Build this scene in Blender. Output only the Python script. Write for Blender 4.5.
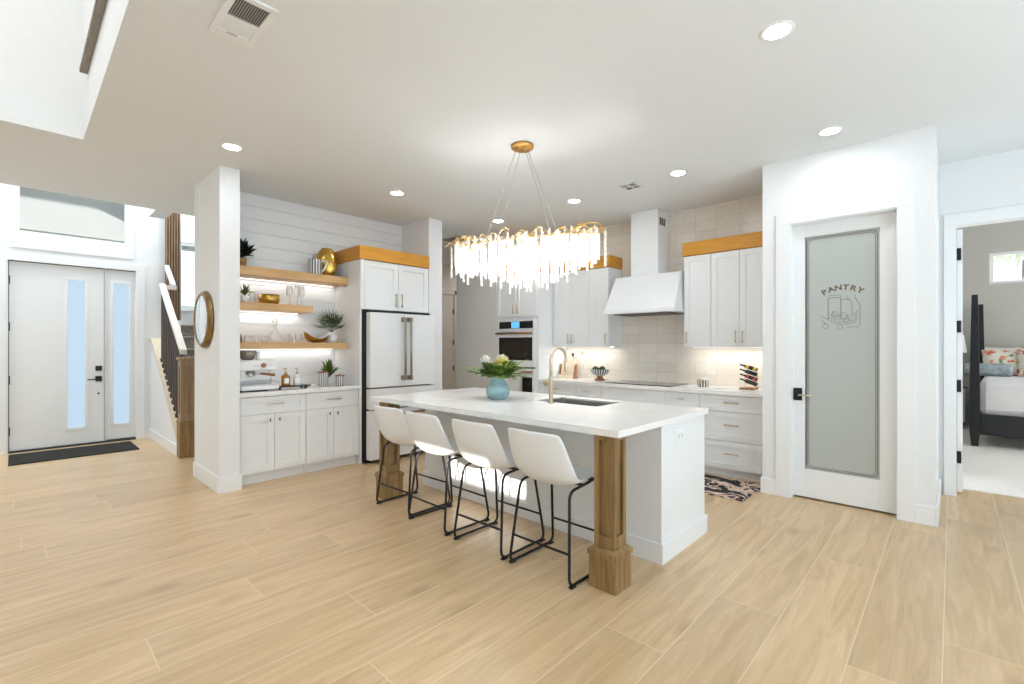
import bpy, bmesh, math, random
from mathutils import Vector, Matrix
random.seed(7)
for _o in list(bpy.data.objects):
    bpy.data.objects.remove(_o)
SC = bpy.context.scene
COL = SC.collection
PI = math.pi

# ------------------------------------------------------------------ camera
FPX = 467.6
YAW = math.atan(440.0 / FPX)
cam_d = bpy.data.cameras.new('camera')
cam_d.sensor_fit = 'HORIZONTAL'
cam_d.sensor_width = 36.0
cam_d.lens = 36.0 * FPX / 1024.0
cam_d.shift_y = 4.0 / 1024.0
cam_d.clip_start = 0.05
cam_d.clip_end = 400
cam = bpy.data.objects.new('camera', cam_d)
COL.objects.link(cam)
cam.location = (0, 0, 1.37)
cam.rotation_euler = (PI / 2, 0, YAW - PI / 2)
SC.camera = cam

# ------------------------------------------------------------------ world, exposure
SC.view_settings.view_transform = 'Standard'
SC.view_settings.look = 'None'
SC.view_settings.gamma = 1.0
SC.view_settings.use_curve_mapping = False
SC.view_settings.exposure = 0.68
try:
    SC.cycles.use_denoising = True
    SC.cycles.max_bounces = 10
    SC.cycles.diffuse_bounces = 5
    SC.cycles.glossy_bounces = 4
    SC.cycles.transparent_max_bounces = 12
    SC.cycles.sample_clamp_indirect = 6.0
    SC.cycles.caustics_reflective = False
    SC.cycles.caustics_refractive = False
except Exception:
    pass
W = bpy.data.worlds.new('sky')
SC.world = W
W.use_nodes = True
wn = W.node_tree.nodes
wl = W.node_tree.links
wn.clear()
w_out = wn.new('ShaderNodeOutputWorld')
w_bg = wn.new('ShaderNodeBackground')
w_tc = wn.new('ShaderNodeTexCoord')
w_sep = wn.new('ShaderNodeSeparateXYZ')
w_rmp = wn.new('ShaderNodeValToRGB')
wl.new(w_tc.outputs['Generated'], w_sep.inputs[0])
wl.new(w_sep.outputs['Z'], w_rmp.inputs[0])
w_rmp.color_ramp.elements[0].position = 0.0
w_rmp.color_ramp.elements[0].color = (1.0, 1.0, 1.0, 1)
w_rmp.color_ramp.elements[1].position = 0.25
w_rmp.color_ramp.elements[1].color = (0.60, 0.80, 1.0, 1)
wl.new(w_rmp.outputs[0], w_bg.inputs[0])
w_bg.inputs[1].default_value = 1.1
wl.new(w_bg.outputs[0], w_out.inputs[0])


def link_light(name, ltype, loc, direction, power, color=(1, 1, 1), sx=1, sy=None, spread=None, parent=None):
    d = bpy.data.lights.new(name, ltype)
    d.energy = power
    d.color = color
    if ltype == 'AREA':
        d.shape = 'RECTANGLE' if sy else 'DISK'
        d.size = sx
        if sy:
            d.size_y = sy
        if spread:
            d.spread = spread
    elif ltype == 'POINT':
        d.shadow_soft_size = sx
    o = bpy.data.objects.new(name, d)
    COL.objects.link(o)
    o.location = loc
    if direction is not None:
        o.rotation_euler = Vector(direction).to_track_quat('-Z', 'Y').to_euler()
    if parent:
        o.parent = parent
    return o


# low morning sun; it only gets in through the slot of a window high in the wall behind the camera
sun = link_light('sun', 'SUN', (-6, -3, 5), (1.0, 0.40, -0.43), 10.0, (1.0, 0.96, 0.9))
sun.data.angle = math.radians(0.5)
# area lights added as daylight fill; only living, side and entry_side stand at windows
link_light('window_fill_living', 'AREA', (1.6, -3.30, 1.45), (0, 1, 1.05), 158, (0.71, 0.865, 1.0), 5.6, 2.3)  # fill added at the unseen rear window, tilted up at the ceiling
link_light('window_fill_side', 'AREA', (-2.80, -1.9, 1.4), (1, 0, 0.6), 4, (0.62, 0.82, 1.0), 2.2, 2.2)  # weak bluish fill added at the unseen left window
link_light('overhead_fill_loft', 'AREA', (-1.4, 2.9, 5.35), (0, 0, -1), 52, (1.0, 1.0, 1.0), 2.4, 3.6)  # overhead fill added to whiten the well walls; no window here
link_light('overhead_fill_entry', 'AREA', (-0.2, 8.0, 5.4), (0, 0, -1), 66, (0.96, 0.98, 1), 3.2, 1.2)  # overhead fill added under the closed entry ceiling
link_light('window_fill_entry_side', 'AREA', (-2.85, 7.2, 1.9), (1, 0, 0.15), 9, (0.84, 0.93, 1.0), 1.6, 2.0)  # fill added together with its unseen window to lift the entry
link_light('overhead_fill_stair', 'AREA', (2.0, 9.3, 5.0), (0, 0, -1), 25, (0.92, 0.97, 1), 1.0, 1.2)  # overhead fill added above the stairs, under a closed ceiling
link_light('fill_bedroom', 'AREA', (8.6, -4.3, 1.6), (0, 1, 0), 96, (0.98, 0.99, 1), 4.0, 2.2)  # fill added before a closed, unseen bedroom wall
link_light('overhead_fill_hall', 'AREA', (7.0, 6.9, 3.0), (0, 0, -1), 7, (1, 0.95, 0.88), 0.8, 0.8)  # warm overhead fill added for the hall, which has no window


# ------------------------------------------------------------------ materials
def new_mat(name):
    m = bpy.data.materials.new(name)
    m.use_nodes = True
    nt = m.node_tree
    nt.nodes.clear()
    out = nt.nodes.new('ShaderNodeOutputMaterial')
    b = nt.nodes.new('ShaderNodeBsdfPrincipled')
    nt.links.new(b.outputs[0], out.inputs[0])
    return m, nt, b, out


def obj_coord(nt, scale=(1, 1, 1)):
    tc = nt.nodes.new('ShaderNodeTexCoord')
    mp = nt.nodes.new('ShaderNodeMapping')
    mp.inputs['Scale'].default_value = scale
    nt.links.new(tc.outputs['Object'], mp.inputs[0])
    return mp


def plain(name, col, rough=0.5, metal=0.0, var=0.03, scale=6.0, bump=0.0, spec=0.5, coat=0.0, stretch=(1, 1, 1), emit=None):
    m, nt, b, out = new_mat(name)
    mp = obj_coord(nt, stretch)
    nz = nt.nodes.new('ShaderNodeTexNoise')
    nz.inputs['Scale'].default_value = scale
    nz.inputs['Detail'].default_value = 3
    nt.links.new(mp.outputs[0], nz.inputs['Vector'])
    rp = nt.nodes.new('ShaderNodeValToRGB')
    a = 1 - var
    c = 1 + var
    rp.color_ramp.elements[0].color = (col[0] * a, col[1] * a, col[2] * a, 1)
    rp.color_ramp.elements[1].color = (min(1, col[0] * c), min(1, col[1] * c), min(1, col[2] * c), 1)
    rp.color_ramp.elements[0].position = 0.3
    rp.color_ramp.elements[1].position = 0.7
    nt.links.new(nz.outputs[0], rp.inputs[0])
    nt.links.new(rp.outputs[0], b.inputs['Base Color'])
    b.inputs['Roughness'].default_value = rough
    b.inputs['Metallic'].default_value = metal
    b.inputs['Specular IOR Level'].default_value = spec
    if coat:
        b.inputs['Coat Weight'].default_value = coat
    if bump:
        bp = nt.nodes.new('ShaderNodeBump')
        bp.inputs['Strength'].default_value = bump
        bp.inputs['Distance'].default_value = 0.01
        nt.links.new(nz.outputs[0], bp.inputs['Height'])
        nt.links.new(bp.outputs[0], b.inputs['Normal'])
    if emit:
        b.inputs['Emission Color'].default_value = (emit[0], emit[1], emit[2], 1)
        b.inputs['Emission Strength'].default_value = emit[3]
    return m


def wood(name, c1, c2, axis='X', rough=0.45, scale=1.0, knots=0.0):
    m, nt, b, out = new_mat(name)
    st = {'X': (1.2, 14, 14), 'Y': (14, 1.2, 14), 'Z': (14, 14, 1.2)}[axis]
    mp = obj_coord(nt, tuple(s * scale for s in st))
    nz = nt.nodes.new('ShaderNodeTexNoise')
    nz.inputs['Scale'].default_value = 2.2
    nz.inputs['Detail'].default_value = 6
    nz.inputs['Distortion'].default_value = 0.6
    nt.links.new(mp.outputs[0], nz.inputs['Vector'])
    rp = nt.nodes.new('ShaderNodeValToRGB')
    rp.color_ramp.elements[0].color = (*c1, 1)
    rp.color_ramp.elements[1].color = (*c2, 1)
    rp.color_ramp.elements[0].position = 0.3
    rp.color_ramp.elements[1].position = 0.72
    nt.links.new(nz.outputs[0], rp.inputs[0])
    nt.links.new(rp.outputs[0], b.inputs['Base Color'])
    b.inputs['Roughness'].default_value = rough
    bp = nt.nodes.new('ShaderNodeBump')
    bp.inputs['Strength'].default_value = 0.08
    nt.links.new(nz.outputs[0], bp.inputs['Height'])
    nt.links.new(bp.outputs[0], b.inputs['Normal'])
    return m


def emission(name, col, strength):
    m = bpy.data.materials.new(name)
    m.use_nodes = True
    nt = m.node_tree
    nt.nodes.clear()
    out = nt.nodes.new('ShaderNodeOutputMaterial')
    e = nt.nodes.new('ShaderNodeEmission')
    e.inputs[0].default_value = (*col, 1)
    e.inputs[1].default_value = strength
    nt.links.new(e.outputs[0], out.inputs[0])
    return m


def see_through(name, tint, alpha_clear=0.8, rough=0.05, base=(0.9, 0.9, 0.9)):
    """thin clear glass: mostly transparent with a glossy skin"""
    m = bpy.data.materials.new(name)
    m.use_nodes = True
    nt = m.node_tree
    nt.nodes.clear()
    out = nt.nodes.new('ShaderNodeOutputMaterial')
    tr = nt.nodes.new('ShaderNodeBsdfTransparent')
    tr.inputs[0].default_value = (*tint, 1)
    b = nt.nodes.new('ShaderNodeBsdfPrincipled')
    b.inputs['Base Color'].default_value = (*base, 1)
    b.inputs['Roughness'].default_value = rough
    mx = nt.nodes.new('ShaderNodeMixShader')
    lw = nt.nodes.new('ShaderNodeLayerWeight')
    lw.inputs[0].default_value = 0.35
    mr = nt.nodes.new('ShaderNodeMapRange')
    mr.inputs['To Min'].default_value = 1 - alpha_clear
    mr.inputs['To Max'].default_value = min(1.0, 1 - alpha_clear + 0.5)
    nt.links.new(lw.outputs['Facing'], mr.inputs[0])
    nt.links.new(mr.outputs[0], mx.inputs[0])
    nt.links.new(tr.outputs[0], mx.inputs[1])
    nt.links.new(b.outputs[0], mx.inputs[2])
    nt.links.new(mx.outputs[0], out.inputs[0])
    return m


def floor_material():
    m, nt, b, out = new_mat('oak_plank_floor')
    N = nt.nodes
    L = nt.links
    geo = N.new('ShaderNodeTexCoord')
    sep = N.new('ShaderNodeSeparateXYZ')
    L.new(geo.outputs['Object'], sep.inputs[0])

    def math_node(op, a, bb=None, c=None):
        n = N.new('ShaderNodeMath')
        n.operation = op
        for i, v in enumerate((a, bb, c)):
            if v is None:
                continue
            if isinstance(v, (int, float)):
                n.inputs[i].default_value = v
            else:
                L.new(v, n.inputs[i])
        return n.outputs[0]
    WID, LEN = 0.3015, 2.15
    yy = math_node('DIVIDE', math_node('SUBTRACT', sep.outputs['Y'], 0.03), WID)
    row = math_node('FLOOR', yy)
    fy = math_node('FRACT', yy)
    # end joints of each row
    known = {0: 0.3, 1: 3.58, 2: 2.65, 3: 1.983, 4: 0.6, 5: 3.2, 6: 2.35, 7: 1.26, 8: 0.42, 9: 0.93, 10: 1.54, 11: 1.10}
    rmp = N.new('ShaderNodeValToRGB')
    rmp.color_ramp.interpolation = 'CONSTANT'
    rr = random.Random(3)
    els = rmp.color_ramp.elements
    nrow = 31
    for i in range(nrow):
        k = i - 3
        v = (known[k] / LEN) % 1.0 if k in known else rr.random()
        if i == 0:
            e = els[0]
            e.position = 0.0
        elif i == 1:
            e = els[1]
            e.position = i / nrow
        else:
            e = els.new(i / nrow)
        e.color = (v, v, v, 1)
    fac = math_node('DIVIDE', math_node('ADD', row, 3.5), nrow)
    L.new(fac, rmp.inputs[0])
    sepc = N.new('ShaderNodeSeparateColor')
    L.new(rmp.outputs[0], sepc.inputs[0])
    off = sepc.outputs[0]
    xx = math_node('SUBTRACT', math_node('DIVIDE', sep.outputs['X'], LEN), off)
    pl = math_node('FLOOR', xx)
    fx = math_node('FRACT', xx)
    dy = math_node('MULTIPLY', math_node('MINIMUM', fy, math_node('SUBTRACT', 1.0, fy)), WID)
    dx = math_node('MULTIPLY', math_node('MINIMUM', fx, math_node('SUBTRACT', 1.0, fx)), LEN)
    dmin = math_node('MINIMUM', dx, dy)
    joint = math_node('LESS_THAN', dmin, 0.0022)
    cmb = N.new('ShaderNodeCombineXYZ')
    L.new(row, cmb.inputs[0])
    L.new(pl, cmb.inputs[1])
    wn_ = N.new('ShaderNodeTexWhiteNoise')
    wn_.noise_dimensions = '2D'
    L.new(cmb.outputs[0], wn_.inputs['Vector'])
    rnd = wn_.outputs['Value']
    # grain
    gx = math_node('ADD', math_node('MULTIPLY', sep.outputs['X'], 1.1), math_node('MULTIPLY', rnd, 37.0))
    gy = math_node('MULTIPLY', sep.outputs['Y'], 11.0)
    gv = N.new('ShaderNodeCombineXYZ')
    L.new(gx, gv.inputs[0])
    L.new(gy, gv.inputs[1])
    L.new(math_node('MULTIPLY', rnd, 11.0), gv.inputs[2])
    nz = N.new('ShaderNodeTexNoise')
    nz.inputs['Scale'].default_value = 1.6
    nz.inputs['Detail'].default_value = 7
    nz.inputs['Roughness'].default_value = 0.62
    nz.inputs['Distortion'].default_value = 0.8
    L.new(gv.outputs[0], nz.inputs['Vector'])
    r1 = N.new('ShaderNodeValToRGB')
    r1.color_ramp.elements[0].position = 0.30
    r1.color_ramp.elements[0].color = (0.515, 0.35, 0.185, 1)
    r1.color_ramp.elements[1].position = 0.66
    r1.color_ramp.elements[1].color = (0.685, 0.50, 0.30, 1)
    L.new(nz.outputs[0], r1.inputs[0])
    # knots
    kx = math_node('ADD', math_node('MULTIPLY', sep.outputs['X'], 1.3), math_node('MULTIPLY', rnd, 19.0))
    kv = N.new('ShaderNodeCombineXYZ')
    L.new(kx, kv.inputs[0])
    L.new(math_node('MULTIPLY', sep.outputs['Y'], 2.6), kv.inputs[1])
    vo = N.new('ShaderNodeTexVoronoi')
    vo.inputs['Scale'].default_value = 1.1
    L.new(kv.outputs[0], vo.inputs['Vector'])
    kn = N.new('ShaderNodeMapRange')
    kn.inputs['From Min'].default_value = 0.02
    kn.inputs['From Max'].default_value = 0.17
    kn.inputs['To Min'].default_value = 0.55
    kn.inputs['To Max'].default_value = 0.0
    L.new(vo.outputs['Distance'], kn.inputs[0])
    mk = N.new('ShaderNodeMix')
    mk.data_type = 'RGBA'
    L.new(kn.outputs[0], mk.inputs['Factor'])
    L.new(r1.outputs[0], mk.inputs['A'])
    mk.inputs['B'].default_value = (0.33, 0.20, 0.10, 1)
    hsv = N.new('ShaderNodeHueSaturation')
    mrv = N.new('ShaderNodeMapRange')
    mrv.inputs['To Min'].default_value = 0.93
    mrv.inputs['To Max'].default_value = 1.07
    L.new(rnd, mrv.inputs[0])
    L.new(mrv.outputs[0], hsv.inputs['Value'])
    L.new(mk.outputs['Result'], hsv.inputs['Color'])
    mj = N.new('ShaderNodeMix')
    mj.data_type = 'RGBA'
    L.new(joint, mj.inputs['Factor'])
    L.new(hsv.outputs[0], mj.inputs['A'])
    mj.inputs['B'].default_value = (0.74, 0.60, 0.43, 1)
    L.new(mj.outputs['Result'], b.inputs['Base Color'])
    b.inputs['Roughness'].default_value = 0.30
    bp = N.new('ShaderNodeBump')
    bp.inputs['Strength'].default_value = 0.12
    bp.inputs['Distance'].default_value = 0.01
    L.new(nz.outputs[0], bp.inputs['Height'])
    L.new(bp.outputs[0], b.inputs['Normal'])
    return m


def tile_material():
    m, nt, b, out = new_mat('beige_stacked_tile')
    N = nt.nodes
    L = nt.links
    tc = N.new('ShaderNodeTexCoord')
    sep = N.new('ShaderNodeSeparateXYZ')
    L.new(tc.outputs['Object'], sep.inputs[0])
    cmb = N.new('ShaderNodeCombineXYZ')
    a1 = N.new('ShaderNodeMath')
    a1.inputs[1].default_value = -2.526 + 5.0
    L.new(sep.outputs['Y'], a1.inputs[0])
    a2 = N.new('ShaderNodeMath')
    a2.inputs[1].default_value = -1.525 + 0.1235 * 20
    L.new(sep.outputs['Z'], a2.inputs[0])
    L.new(a1.outputs[0], cmb.inputs[0])
    L.new(a2.outputs[0], cmb.inputs[1])
    br = N.new('ShaderNodeTexBrick')
    br.offset = 0.0
    br.squash = 1.0
    br.inputs['Scale'].default_value = 1.0
    br.inputs['Brick Width'].default_value = 0.25
    br.inputs['Row Height'].default_value = 0.1235
    br.inputs['Mortar Size'].default_value = 0.0028
    br.inputs['Color1'].default_value = (0.80, 0.745, 0.665, 1)
    br.inputs['Color2'].default_value = (0.74, 0.675, 0.59, 1)
    br.inputs['Mortar'].default_value = (0.66, 0.58, 0.48, 1)
    L.new(cmb.outputs[0], br.inputs['Vector'])
    nz = N.new('ShaderNodeTexNoise')
    nz.inputs['Scale'].default_value = 55
    nz.inputs['Detail'].default_value = 4
    L.new(tc.outputs['Object'], nz.inputs['Vector'])
    mr = N.new('ShaderNodeMapRange')
    mr.inputs['From Min'].default_value = 0.3
    mr.inputs['From Max'].default_value = 0.7
    mr.inputs['To Min'].default_value = 0.92
    mr.inputs['To Max'].default_value = 1.06
    L.new(nz.outputs[0], mr.inputs[0])
    hv = N.new('ShaderNodeHueSaturation')
    L.new(mr.outputs[0], hv.inputs['Value'])
    L.new(br.outputs['Color'], hv.inputs['Color'])
    L.new(hv.outputs[0], b.inputs['Base Color'])
    b.inputs['Roughness'].default_value = 0.22
    bp = N.new('ShaderNodeBump')
    bp.inputs['Strength'].default_value = 0.25
    bp.inputs['Distance'].default_value = 0.004
    L.new(nz.outputs[0], bp.inputs['Height'])
    L.new(bp.outputs[0], b.inputs['Normal'])
    return m


def quartz_material():
    m, nt, b, out = new_mat('white_quartz')
    N = nt.nodes
    L = nt.links
    mp = obj_coord(nt, (1.0, 0.6, 1.0))
    nz = N.new('ShaderNodeTexNoise')
    nz.inputs['Scale'].default_value = 1.3
    nz.inputs['Detail'].default_value = 8
    nz.inputs['Distortion'].default_value = 1.6
    L.new(mp.outputs[0], nz.inputs['Vector'])
    rp = N.new('ShaderNodeValToRGB')
    e = rp.color_ramp.elements
    e[0].position = 0.47
    e[0].color = (0.86, 0.85, 0.83, 1)
    e[1].position = 0.5
    e[1].color = (0.70, 0.68, 0.65, 1)
    x = e.new(0.53)
    x.color = (0.86, 0.85, 0.83, 1)
    L.new(nz.outputs[0], rp.inputs[0])
    mx = N.new('ShaderNodeMix')
    mx.data_type = 'RGBA'
    mx.inputs['Factor'].default_value = 0.35
    mx.inputs['A'].default_value = (0.86, 0.85, 0.83, 1)
    L.new(rp.outputs[0], mx.inputs['B'])
    L.new(mx.outputs['Result'], b.inputs['Base Color'])
    b.inputs['Roughness'].default_value = 0.22
    return m


def stripe_material(name, c1, c2, scale, angular=True):
    m, nt, b, out = new_mat(name)
    N = nt.nodes
    L = nt.links
    tc = N.new('ShaderNodeTexCoord')
    if angular:
        sep = N.new('ShaderNodeSeparateXYZ')
        L.new(tc.outputs['Object'], sep.inputs[0])
        at = N.new('ShaderNodeMath')
        at.operation = 'ARCTAN2'
        L.new(sep.outputs['Y'], at.inputs[0])
        L.new(sep.outputs['X'], at.inputs[1])
        mu = N.new('ShaderNodeMath')
        mu.operation = 'MULTIPLY'
        mu.inputs[1].default_value = scale / (2 * PI)
        L.new(at.outputs[0], mu.inputs[0])
        fr = N.new('ShaderNodeMath')
        fr.operation = 'FRACT'
        ad = N.new('ShaderNodeMath')
        ad.inputs[1].default_value = 50.0
        L.new(mu.outputs[0], ad.inputs[0])
        L.new(ad.outputs[0], fr.inputs[0])
        lt = N.new('ShaderNodeMath')
        lt.operation = 'LESS_THAN'
        lt.inputs[1].default_value = 0.5
        L.new(fr.outputs[0], lt.inputs[0])
        fac = lt.outputs[0]
    mx = N.new('ShaderNodeMix')
    mx.data_type = 'RGBA'
    L.new(fac, mx.inputs['Factor'])
    mx.inputs['A'].default_value = (*c1, 1)
    mx.inputs['B'].default_value = (*c2, 1)
    L.new(mx.outputs['Result'], b.inputs['Base Color'])
    b.inputs['Roughness'].default_value = 0.35
    return m


def patch_material(name, stops, scale, rough=0.9, distort=1.0, detail=2.0, vor=False, bump=0.0):
    """large readable patches of colour (floral fabric, rug)"""
    m, nt, b, out = new_mat(name)
    N = nt.nodes
    L = nt.links
    mp = obj_coord(nt)
    if vor:
        nz = N.new('ShaderNodeTexVoronoi')
        nz.inputs['Scale'].default_value = scale
        sepc = N.new('ShaderNodeSeparateColor')
        nn = N.new('ShaderNodeTexNoise')
        nn.inputs['Scale'].default_value = scale * 1.3
        ad = N.new('ShaderNodeVectorMath')
        ad.operation = 'MULTIPLY_ADD'
        ad.inputs[1].default_value = (0.09, 0.09, 0.09)
        L.new(mp.outputs[0], nn.inputs['Vector'])
        L.new(nn.outputs['Color'], ad.inputs[0])
        L.new(mp.outputs[0], ad.inputs[2])
        L.new(ad.outputs[0], nz.inputs['Vector'])
        L.new(nz.outputs['Color'], sepc.inputs[0])
        fac = sepc.outputs[0]
    else:
        nz = N.new('ShaderNodeTexNoise')
        nz.inputs['Scale'].default_value = scale
        nz.inputs['Detail'].default_value = detail
        nz.inputs['Distortion'].default_value = distort
        L.new(mp.outputs[0], nz.inputs['Vector'])
        fac = nz.outputs[0]
    rp = N.new('ShaderNodeValToRGB')
    rp.color_ramp.interpolation = 'CONSTANT'
    e = rp.color_ramp.elements
    for i, (p, c) in enumerate(stops):
        el = e[i] if i < 2 else e.new(p)
        el.position = p
        el.color = (*c, 1)
    L.new(fac, rp.inputs[0])
    L.new(rp.outputs[0], b.inputs['Base Color'])
    b.inputs['Roughness'].default_value = rough
    return m


def crystal_material():
    m = bpy.data.materials.new('rock_crystal_glow')
    m.use_nodes = True
    nt = m.node_tree
    nt.nodes.clear()
    N = nt.nodes
    L = nt.links
    out = N.new('ShaderNodeOutputMaterial')
    tr = N.new('ShaderNodeBsdfTransparent')
    tl = N.new('ShaderNodeBsdfTranslucent')
    tl.inputs[0].default_value = (0.98, 0.96, 0.92, 1)
    df = N.new('ShaderNodeBsdfDiffuse')
    df.inputs[0].default_value = (0.95, 0.94, 0.92, 1)
    gl = N.new('ShaderNodeBsdfGlossy')
    gl.inputs['Roughness'].default_value = 0.12
    nz = N.new('ShaderNodeTexNoise')
    nz.inputs['Scale'].default_value = 90
    tc = N.new('ShaderNodeTexCoord')
    L.new(tc.outputs['Object'], nz.inputs['Vector'])
    m1 = N.new('ShaderNodeMixShader')
    m1.inputs[0].default_value = 0.5
    L.new(tl.outputs[0], m1.inputs[1])
    L.new(df.outputs[0], m1.inputs[2])
    m2 = N.new('ShaderNodeMixShader')
    m2.inputs[0].default_value = 0.15
    L.new(m1.outputs[0], m2.inputs[1])
    L.new(gl.outputs[0], m2.inputs[2])
    m3 = N.new('ShaderNodeMixShader')
    mr = N.new('ShaderNodeMapRange')
    mr.inputs['From Min'].default_value = 0.35
    mr.inputs['From Max'].default_value = 0.65
    mr.inputs['To Min'].default_value = 0.0
    mr.inputs['To Max'].default_value = 0.55
    L.new(nz.outputs[0], mr.inputs[0])
    em = N.new('ShaderNodeEmission')  # glow put into the crystals themselves, as if lit by the bulbs
    em.inputs[0].default_value = (1.0, 0.97, 0.92, 1)
    em.inputs[1].default_value = 0.16
    ad = N.new('ShaderNodeAddShader')
    L.new(m2.outputs[0], ad.inputs[0])
    L.new(em.outputs[0], ad.inputs[1])
    L.new(mr.outputs[0], m3.inputs[0])
    L.new(ad.outputs[0], m3.inputs[1])
    L.new(tr.outputs[0], m3.inputs[2])
    L.new(m3.outputs[0], out.inputs[0])
    return m


M = {}
M['wall'] = plain('wall_paint', (0.81, 0.82, 0.82), 0.85, var=0.01, scale=30, bump=0.02, spec=0.2)
M['hallwall'] = plain('hall_paint', (0.80, 0.775, 0.735), 0.85, var=0.01, scale=30, spec=0.2)
M['bedwall'] = plain('bedroom_paint', (0.50, 0.495, 0.465), 0.85, var=0.01, scale=30, spec=0.2)
M['ceil'] = plain('ceiling_paint', (0.80, 0.82, 0.825), 0.9, var=0.012, scale=70, bump=0.05, spec=0.1)
M['trim'] = plain('trim_paint', (0.84, 0.85, 0.85), 0.45, var=0.006, scale=12)
M['cab'] = plain('cabinet_lacquer', (0.825, 0.835, 0.835), 0.4, var=0.006, scale=12)
M['shadow_gap'] = plain('dark_gap', (0.03, 0.03, 0.03), 0.8)
M['floor'] = floor_material()
M['tile'] = tile_material()
M['quartz'] = quartz_material()
M['oakX'] = wood('honey_oak_x', (0.55, 0.24, 0.018), (0.66, 0.31, 0.035), 'X')
M['oakY'] = wood('honey_oak_y', (0.55, 0.24, 0.018), (0.66, 0.31, 0.035), 'Y')
M['shelf'] = wood('shelf_oak', (0.56, 0.33, 0.13), (0.68, 0.43, 0.20), 'X')
M['post'] = wood('stained_alder', (0.17, 0.098, 0.034), (0.36, 0.22, 0.088), 'Z', 0.5)
M['newel'] = wood('stained_newel', (0.27, 0.175, 0.095), (0.40, 0.27, 0.16), 'Z', 0.5)
M['stringer'] = wood('pale_stringer', (0.66, 0.55, 0.40), (0.74, 0.64, 0.49), 'Y', 0.5)
M['baluster'] = wood('dark_baluster', (0.06, 0.045, 0.035), (0.12, 0.09, 0.07), 'Z', 0.5)
M['slat'] = wood('walnut_slat', (0.20, 0.12, 0.07), (0.34, 0.21, 0.13), 'Z', 0.6)
M['slatback'] = plain('slat_backing', (0.025, 0.022, 0.02), 0.9)
M['rail'] = plain('rail_paint', (0.80, 0.76, 0.70), 0.4, var=0.02)
M['capwood'] = wood('weathered_cap', (0.20, 0.17, 0.14), (0.36, 0.32, 0.27), 'Y', 0.7)
M['brass'] = plain('satin_brass', (0.62, 0.47, 0.26), 0.32, 1.0, var=0.04, scale=20)
M['champagne'] = plain('champagne_metal', (0.66, 0.57, 0.43), 0.3, 1.0, var=0.03, scale=30)
M['gold'] = plain('hammered_gold', (0.62, 0.40, 0.09), 0.28, 1.0, var=0.12, scale=25, bump=0.15)
M['goldtwig'] = plain('gold_twig', (0.80, 0.55, 0.22), 0.3, 1.0, var=0.05)
M['canopy'] = plain('canopy_gold', (0.72, 0.42, 0.13), 0.35, 1.0, var=0.06)
M['bronze'] = plain('antique_bronze', (0.26, 0.17, 0.07), 0.35, 0.9, var=0.35, scale=9)
M['rod'] = plain('brushed_bronze', (0.34, 0.29, 0.24), 0.35, 1.0, var=0.05)
M['copper'] = plain('brushed_copper', (0.42, 0.25, 0.14), 0.35, 1.0, var=0.05)
M['steel'] = plain('steel', (0.62, 0.60, 0.57), 0.28, 1.0, var=0.05, stretch=(1, 1, 8))
M['chrome'] = plain('polished_chrome', (0.75, 0.75, 0.75), 0.08, 1.0, var=0.02)
M['mirror'] = plain('mirror_glass', (0.93, 0.93, 0.93), 0.02, 1.0, var=0.0)
M['black'] = plain('black_metal', (0.012, 0.012, 0.013), 0.4, 0.3, var=0.1)
M['rubber'] = plain('black_rubber', (0.012, 0.012, 0.012), 0.7)
M['blackglass'] = plain('black_glass', (0.012, 0.010, 0.009), 0.06, var=0.1)
M['ovenglass'] = plain('oven_glass', (0.030, 0.020, 0.012), 0.08, var=0.3, scale=3)
M['display'] = plain('oven_display', (0.05, 0.22, 0.42), 0.2, emit=(0.12, 0.42, 0.75, 0.75))
M['appliance'] = plain('matte_white_enamel', (0.83, 0.84, 0.84), 0.38, var=0.005)
M['leather'] = plain('white_leatherette', (0.79, 0.81, 0.82), 0.5, var=0.02, scale=140, bump=0.06)
M['rugdark'] = plain('charcoal_mat', (0.014, 0.013, 0.012), 0.95, var=0.5, scale=60, bump=0.3, stretch=(1, 6, 1))
M['carpet'] = plain('pale_carpet', (0.83, 0.81, 0.77), 1.0, var=0.12, scale=120, bump=0.4, spec=0.1)
M['staircarpet'] = plain('taupe_stair_carpet', (0.30, 0.265, 0.225), 1.0, var=0.45, scale=45, bump=0.5, spec=0.1)
M['teal'] = plain('teal_glass', (0.27, 0.44, 0.47), 0.25, var=0.22, scale=7, stretch=(1, 1, 3), coat=0.3)
M['leaf'] = plain('fern_green', (0.085, 0.145, 0.016), 0.5, var=0.45, scale=9)
M['leaf2'] = plain('fern_light_green', (0.22, 0.33, 0.05), 0.5, var=0.35, scale=9)
M['paleleaf'] = plain('pale_tree_leaf', (0.55, 0.60, 0.42), 0.7, var=0.2, scale=3)
M['darkleaf'] = plain('dark_leaf', (0.012, 0.022, 0.012), 0.35, var=0.3, scale=9)
M['agave'] = plain('palm_green', (0.045, 0.085, 0.032), 0.5, var=0.5, scale=15)
M['olive'] = plain('olive_leaf', (0.13, 0.15, 0.05), 0.6, var=0.4, scale=30)
M['soil'] = plain('soil', (0.05, 0.035, 0.025), 1.0)
M['petalwhite'] = plain('white_petal', (0.85, 0.84, 0.80), 0.6, var=0.05, scale=40)
M['petalyellow'] = plain('yellow_petal', (0.76, 0.66, 0.22), 0.6, var=0.2, scale=40)
M['terracotta'] = plain('woven_pot', (0.36, 0.19, 0.07), 0.8, var=0.3, scale=60, bump=0.4)
M['ceramic'] = plain('white_ceramic', (0.85, 0.85, 0.84), 0.3, var=0.01)
M['amber'] = plain('amber_glass', (0.42, 0.155, 0.02), 0.15, var=0.1, coat=0.4)
M['frostbottle'] = plain('pale_glass', (0.78, 0.78, 0.75), 0.2, var=0.03)
M['label'] = plain('paper_label', (0.88, 0.87, 0.84), 0.7, var=0.01)
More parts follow.
